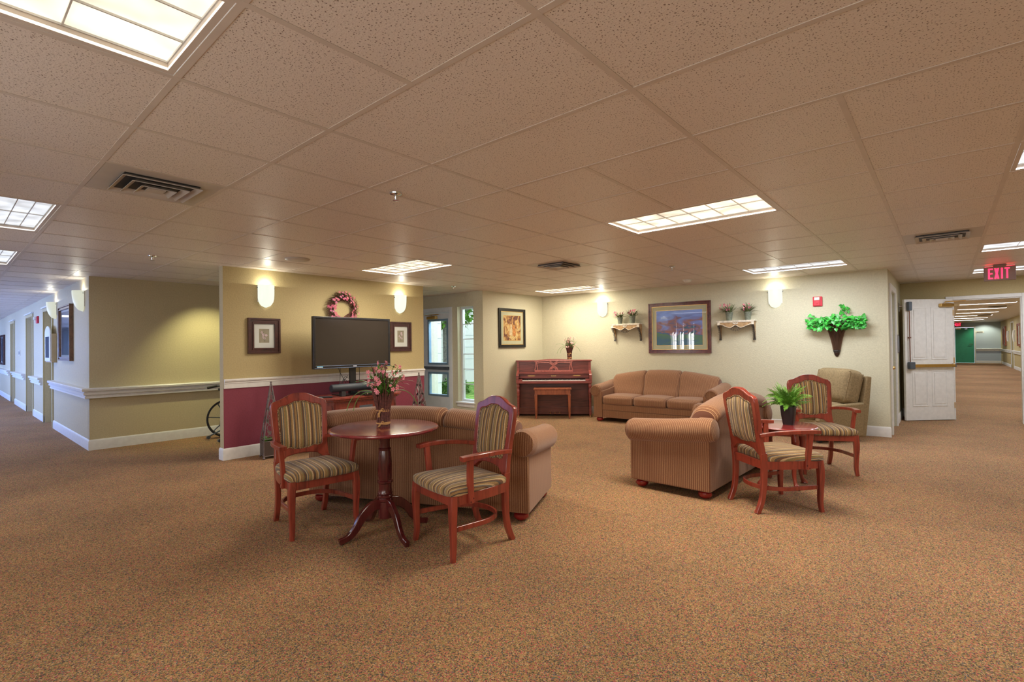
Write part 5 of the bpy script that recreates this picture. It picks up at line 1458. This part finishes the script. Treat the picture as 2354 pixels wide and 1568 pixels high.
# ================================================================== GLAZED ENTRY DOOR AND WINDOW
def entry_door():
    d = struct('door_7', M().ring([(DX0+.035, .01), (DX1-.035, .01), (DX1-.035, 1.995), (DX0+.035, 1.995)],
               [(DX0+.16, .36), (DX1-.09, .36), (DX1-.09, 1.88), (DX0+.16, 1.88)], WY+.03, WY+.075, 'xz').box(DX0+.16, DX1-.09, WY+.03, WY+.075, .83, .985), blueg, smooth=0, bevel=.003)
    for z0, z1 in ((.36, .83), (.985, 1.88)):
        R = lambda e: [(DX0+.16-e, z0-e), (DX1-.09+e, z0-e), (DX1-.09+e, z1+e), (DX0+.16-e, z1+e)]
        obj('glazing_frame', M().ring(R(.005), R(-.035), WY+.02, WY+.085, 'xz'), plain('slate_blue_frame%d' % len(MATS), (.17, .28, .38), .4), d, smooth=0, bevel=.003)
        obj('pane', M().box(DX0+.19, DX1-.12, WY+.05, WY+.056, z0+.03, z1-.03), glass, d, smooth=0)
    obj('push_bar', M().box(DX0+.06, DX1-.05, WY-.04, WY-.005, .885, .945).box(DX0+.06, DX0+.10, WY-.005, WY+.03, .89, .94).box(DX1-.09, DX1-.05, WY-.005, WY+.03, .89, .94), gunm, d, smooth=0, bevel=.004)
    cl = obj('door_closer', M().box(DX0+.19, DX0+.46, WY-.035, WY+.03, 1.885, 1.945), brass, d, smooth=0, bevel=.008)
    obj('closer_arm', M().tube([(DX0+.33, WY-.01, 1.945), (DX0+.33, WY-.01, 1.965), (DX0+.18, WY-.06, 1.968), (DX0+.55, WY-.03, 1.972)], .008, 8), brass, cl)
    fr = M()
    fr.box(DX0-.07, DX0, WY-.02, WY, 0, 2.10).box(DX1, DX1+.075, WY-.02, WY, 0, 2.10).box(DX0, DX1, WY-.02, WY, 2.03, 2.10)
    fr.box(DX0, DX0+.03, WY, WY+.16, 0, 2.03).box(DX1-.03, DX1, WY, WY+.16, 0, 2.03).box(DX0+.03, DX1-.03, WY, WY+.16, 2.0, 2.03)
    obj('door_frame', fr, blueg, d, smooth=0, bevel=.003)
    wn = struct('window_1', M().ring([(WX0, .29), (WX1, .29), (WX1, 2.09), (WX0, 2.09)], [(WX0+.05, .335), (WX1-.05, .335), (WX1-.05, 2.045), (WX0+.05, 2.045)], WY+.09, WY+.15, 'xz'), blueg, smooth=0, bevel=.003)
    mu = M()
    for k in range(1, 6): z = .335+1.71*k/6; mu.box(WX0+.05, WX1-.05, WY+.105, WY+.125, z-.007, z+.007)
    obj('muntins', mu, blueg, wn, smooth=0)
    obj('pane', M().box(WX0+.05, WX1-.05, WY+.128, WY+.134, .335, 2.045), glass, wn, smooth=0)
    obj('window_sill', M().box(WX0-.03, WX1+.03, WY-.045, WY+.13, .265, .293).box(WX0-.01, WX1+.01, WY-.02, WY, .20, .265), white, wn, smooth=0, bevel=.006)
entry_door()

# ================================================================== HALLWAY FITTINGS
sconce((-8.16, .17, 1.89), 0, 'pale wall sconce nearest the alcove corner in the left hallway', False, 1.0)
sconce((-10.55, .17, 1.89), 0, 'second wall sconce down the left hallway beside the first door', False, 1.0)
def mirror_art(t, aw, ah, y):
    obj('print', M().box(-aw, aw, y, -.001, -ah, ah), plain('pale_blue_print', (.12, .17, .24), .15, var=.4, vs=5), t, smooth=0)
frame_picture((-9.45, .17, 1.62), 0, 1.05, .86, .06, 'brown framed picture under the hallway sconces', mirror_art, mw=.03, fd=.05, mat_=paper, fm=wood('brown_frame_wood', (.16, .075, .035), (.09, .04, .02), .3, (20, 20, 20), .3), glz=glass_mat('hall_picture_glass', (1, 1, 1), .3))
frame_picture((-20.4, .17, 1.40), 0, 1.25, .88, .06, 'dark framed picture far down the left hallway', mirror_art, mw=.03, fd=.05, mat_=paper, glz=glass_mat('far_picture_glass', (1, 1, 1), .3))
t = thing('wall_cabinet', 'shallow tan cabinet with arched white front on the hallway wall', 'wall cabinet', (-10.80, .17, 1.15), 0)
obj('cabinet_box', M().box(-.33, .33, -.07, -.001, 0, .49), plain('tan_box', (.46, .34, .18), .5, var=.05), t, smooth=0, bevel=.004)
pts = [(-.30, .02), (.30, .02), (.30, .49)] + [(x, z+.49) for x, z in arc(0, 0, .30, 0, 180, 14) for z in [z*.45]][1:-1] + [(-.30, .49)]
obj('arched_front', M().prism([(x*1.0, z) for x, z in pts], -.085, -.070, 'xz'), white, t, smooth=0, bevel=.003)
obj('door_glass', M().box(-.20, .20, -.088, -.085, .08, .44), plain('grey_cabinet_pane', (.16, .19, .24), .1), t, smooth=0)
t = thing('fire_strobe', 'red and white fire strobe on the left hallway wall', 'fire alarm', (-12.75, .17, 1.97), 0)
obj('housing', M().box(-.10, .10, -.03, -.001, -.07, .07), redp, t, smooth=0, bevel=.006)
obj('strobe_lens', M().box(-.07, .07, -.07, -.03, .0, .06), whitep, t, smooth=0, bevel=.006)
t = thing('light_switch', 'small white switch plate between the far hallway doors', 'switch', (-16.05, .17, 1.31), 0)
obj('plate', M().ring([(-.09, -.07), (.09, -.07), (.09, .07), (-.09, .07)], [(-.045, -.04), (.045, -.04), (.045, .04), (-.045, .04)], -.012, -.001, 'xz'), whitep, t, smooth=0)
obj('rocker', M().box(-.04, .04, -.016, -.001, -.035, .035), gunm, t, smooth=0)
# corridor beyond the door
def plain_art(col):
    def f(t, aw, ah, y): obj('print', M().box(-aw, aw, y, -.001, -ah, ah), plain('print_%d' % len(MATS), col, .5, var=.3, vs=4), t, smooth=0)
    return f
rf = wood('red_brown_frame', (.30, .09, .05), (.2, .06, .03), .4, (10, 10, 10), 0)
frame_picture((CX, 35.25, 1.52), radians(-90), 1.25, 1.0, .10, 'red framed picture on the corridor wall near the green door', plain_art((.25, .16, .17)), fm=rf, mw=.05, fd=.06)
frame_picture((CX, 28.5, 1.53), radians(-90), 1.15, .96, .10, 'red framed pale picture on the corridor wall, nearer one', plain_art((.45, .45, .38)), fm=rf, mw=.05, fd=.06)
for k, y in enumerate((33.2, 30.4)):
    t = thing('corridor_sconce', ('pale wall fixture beside the far corridor side door, left one', 'pale wall fixture beside the far corridor side door, right one')[k], 'wall fixture', (CX, y, 1.5), radians(-90))
    obj('backplate', M().box(-.06, .06, -.02, -.001, -.28, .28), whitep, t, smooth=0)
    obj('tube_arm', M().tube([(0, -.05, -.25), (0, -.07, 0), (0, -.05, .25)], .03, 8), whitep, t)
t = thing('room_sign', 'tiny dark sign on the wall right of the green door', 'sign', (2.42, 38.0, 1.78), 0)
obj('sign_plate', M().box(-.12, .14, -.02, -.001, -.03, .03), gunm, t, smooth=0)
obj('sign_border', M().ring([(-.15, -.06), (.17, -.06), (.17, .06), (-.15, .06)], [(-.12, -.03), (.14, -.03), (.14, .03), (-.12, .03)], -.018, -.001, 'xz'), whitep, t, smooth=0)
t = thing('recessed_downlight', 'recessed downlight at the end of the far corridor lighting the wall', 'downlight', (2.62, 37.3, CEIL), 0)
obj('trim_ring', M().lathe([(.055, .001), (.085, .001), (.085, -.005), (.055, -.004)], 20), whitep, t)
sp = bpy.data.lights.new('lamp', 'SPOT'); sp.energy = 38; sp.color = (1, .97, .7); sp.spot_size = radians(110); sp.spot_blend = .6; sp.shadow_soft_size = .05
so = bpy.data.objects.new('lamp', sp); C.objects.link(so); so.parent = t; so.location = (0, 0, -.012)
so.rotation_euler = Vector((0, .5, -1)).to_track_quat('-Z', 'Y').to_euler()
sprinkler(1.55, 22.3, 'small sprinkler on the corridor ceiling beyond the open door')

# ================================================================== WHEELCHAIR
def wheelchair():
    t = thing('wheelchair', 'black wheelchair parked in the alcove, mostly hidden behind the television wall', 'wheelchair', (-7.12, 1.735, 0), radians(0))
    for sx in (-1, 1):
        wm = M(); cx_ = sx*.27; R_ = .285
        ring = lambda r_, x: [(x, r_*cos(a), .29+r_*sin(a)) for a in [2*pi*i/48 for i in range(48)]]
        wm.tube(ring(R_-.012, cx_), .014, 8, closed=True, up=(1, 0, 0))
        w = obj('wheel', wm, rubber, t)
        sk = M()
        for k in range(7): a = 2*pi*k/7+.3; sk.tube([(cx_, 0, .29), (cx_, (R_-.02)*cos(a), .29+(R_-.02)*sin(a))], .008, 6)
        sk.lathe([(.001, -.02), (.03, -.02), (.03, .02), (.001, .02)], 16, T=Matrix.Translation((cx_, 0, .29)) @ Matrix.Rotation(pi/2, 4, 'Y'))
        obj('spokes', sk, gunm, w)
        obj('push_rim', M().tube(ring(.255, cx_+sx*.03), .008, 6, closed=True, up=(1, 0, 0)), chrome, w)
        cs = M().tube([(sx*.24-.012, .46, .08), (sx*.24+.012, .46, .08)], .075, 20); obj('caster', cs, rubber, t)
        fr = M()
        fr.tube(smoothpts([(sx*.22, -.02, .30), (sx*.22, -.03, .6), (sx*.22, -.04, .75), (sx*.22, -.08, .785), (sx*.22, -.16, .79)], 4), .012, 8)
        fr.tube([(sx*.22, -.02, .33), (sx*.22, .40, .33), (sx*.24, .46, .16), (sx*.20, .55, .12)], .012, 8)
        fr.tube([(sx*.22, -.03, .50), (sx*.22, .36, .48), (sx*.22, .40, .33)], .011, 8)
        fr.tube([(sx*.22, -.02, .30), (sx*.22, -.06, .14), (sx*.22, -.27, .05)], .011, 8)
        fr.tube([(sx*.22-.02, -.275, .04), (sx*.22+.02, -.275, .04)], .025, 12)
        fr.tube([(sx*.22, -.03, .66), (sx*.22, .0, .70), (sx*.22, .22, .70), (sx*.22, .26, .50)], .011, 8)
        obj('side_frame', fr, gunm, t)
        obj('hand_grip', M().tube([(sx*.22, -.155, .79), (sx*.22, -.285, .768)], .018, 10), rubber, t)
        obj('armrest', M().box(sx*.22-.025, sx*.22+.025, -.0, .24, .705, .735), bluefab, t, smooth=0, bevel=.006)
        obj('footplate', M().box(sx*.11-.08, sx*.11+.08, .50, .62, .10, .115), gunm, t, smooth=0, bevel=.003)
    obj('seat', M().box(-.22, .22, -.02, .36, .475, .51), bluefab, t, smooth=0, bevel=.01)
    obj('backrest', M().box(-.22, .22, -.045, -.030, .52, .76), bluefab, t, smooth=0, bevel=.006)
wheelchair()

# ================================================================== OUTDOORS beyond the entry door
lawn = voro_colors('lawn_grass', 12, [(0, (.12, .28, .05)), (.5, (.20, .38, .08)), (.8, (.30, .42, .12))], .9)
o = struct('ground_lawn', M().box(-60, -5.6, 5.6, 60, -.14, -.04), lawn, smooth=0)
siding = plain('white_siding', (.80, .82, .85), .6, var=.03)
def building(name, x0, x1, y0, y1, h, lb, step):
    t = thing(name, lb, 'building', ((x0+x1)/2, (y0+y1)/2, -.04))
    X, Y = (x1-x0)/2, (y1-y0)/2
    obj('walls', M().box(-X, X, -Y, Y, 0, h), siding, t, smooth=0)
    lp = M(); z = step
    k = 0
    gm = plain('siding_joint%d' % len(MATS), (.42, .48, .55), .7)
    while z < h-.1:
        lp.box(-X, X, -Y-.008, -Y, z-.006, z+.006); lp.box(X, X+.008, -Y, Y, z-.006, z+.006)
        for q in range(int(2*X/.6)+1):
            x = -X+.3*(k % 2)+.6*q
            if x < X: lp.box(x-.005, x+.005, -Y-.008, -Y, z, z+step)
        k += 1; z += step
    obj('siding_joints', lp, gm, t, smooth=0)
    obj('corner_board', M().box(X-.12, X+.02, -Y-.02, -Y+.1, 0, h), white, t, smooth=0)
    obj('roof', M().box(-X-.3, X+.3, -Y-.3, Y+.3, h, h+.15), white, t, smooth=0)
building('annex_wing', -13.5, -9.45, 7.6, 7.85, 3.2, 'white sided building wing seen through the glazed entry door', .40)
building('neighbour_building', -22, -12.9, 9.5, 24, 5.5, 'pale building beyond the lawn outside the tall window', .45)
def tree(loc, h, lb, seed, cr, crown_z):
    t = thing('tree', lb, 'tree', loc)
    r = random.Random(seed); tk = M()
    tk.tube([(0, 0, 0), (.03, 0, h*.3), (-.03, .02, h*.6), (0, 0, h)], [.17, .14, .12, .07], 12)
    for k in range(9):
        a = r.uniform(0, 2*pi); z = h*r.uniform(.45, .9); tk.tube([(0, 0, z), (.5*cos(a), .5*sin(a), z+.35), (1.1*cos(a), 1.1*sin(a), z+.5)], [.05, .03, .015], 6)
    obj('trunk', tk, plain('bark%d' % seed, (.22, .20, .20), .9, var=.4, vs=20, bmp=.6, bs=25), t)
    lf = M()
    for k in range(2600):
        d = Vector((r.gauss(0, 1), r.gauss(0, 1), r.gauss(0, .8))); d.normalize(); q = r.uniform(.35, 1)
        p = Vector((0, 0, crown_z))+Vector((d.x*cr*q, d.y*cr*q, d.z*cr*.75*q))
        lf.blade(p, (r.uniform(-1, 1), r.uniform(-1, 1), r.uniform(-1, .6)), .16, .09, .3, seg=2)
    obj('foliage', lf, plain('tree_leaf%d' % seed, (.16, .36, .05), .6, var=.4, vs=3), t)
tree((-11.2, 9.6, -.04), 3.2, 'slim leafy tree outside the glazed entry door', 51, 1.15, 2.7)
tree((-9.7, 11.6, -.04), 3.4, 'leafy tree seen through the tall side window', 52, 1.35, 3.0)
def bush(loc, r_, lb, seed):
    t = thing('bush', lb, 'bush', loc); r = random.Random(seed); lf = M()
    for k in range(900):
        d = Vector((r.gauss(0, 1), r.gauss(0, 1), abs(r.gauss(0, 1)))); d.normalize(); q = r.uniform(.6, 1)*r_
        lf.blade((d.x*q, d.y*q, d.z*q*.9+.02), (r.uniform(-1, 1), r.uniform(-1, 1), r.uniform(-.3, 1)), .09, .05, .3, seg=2)
    obj('foliage', lf, green, t)
bush((-9.95, 8.75, -.04), .5, 'low green bush at the foot of the tree outside the door', 61)
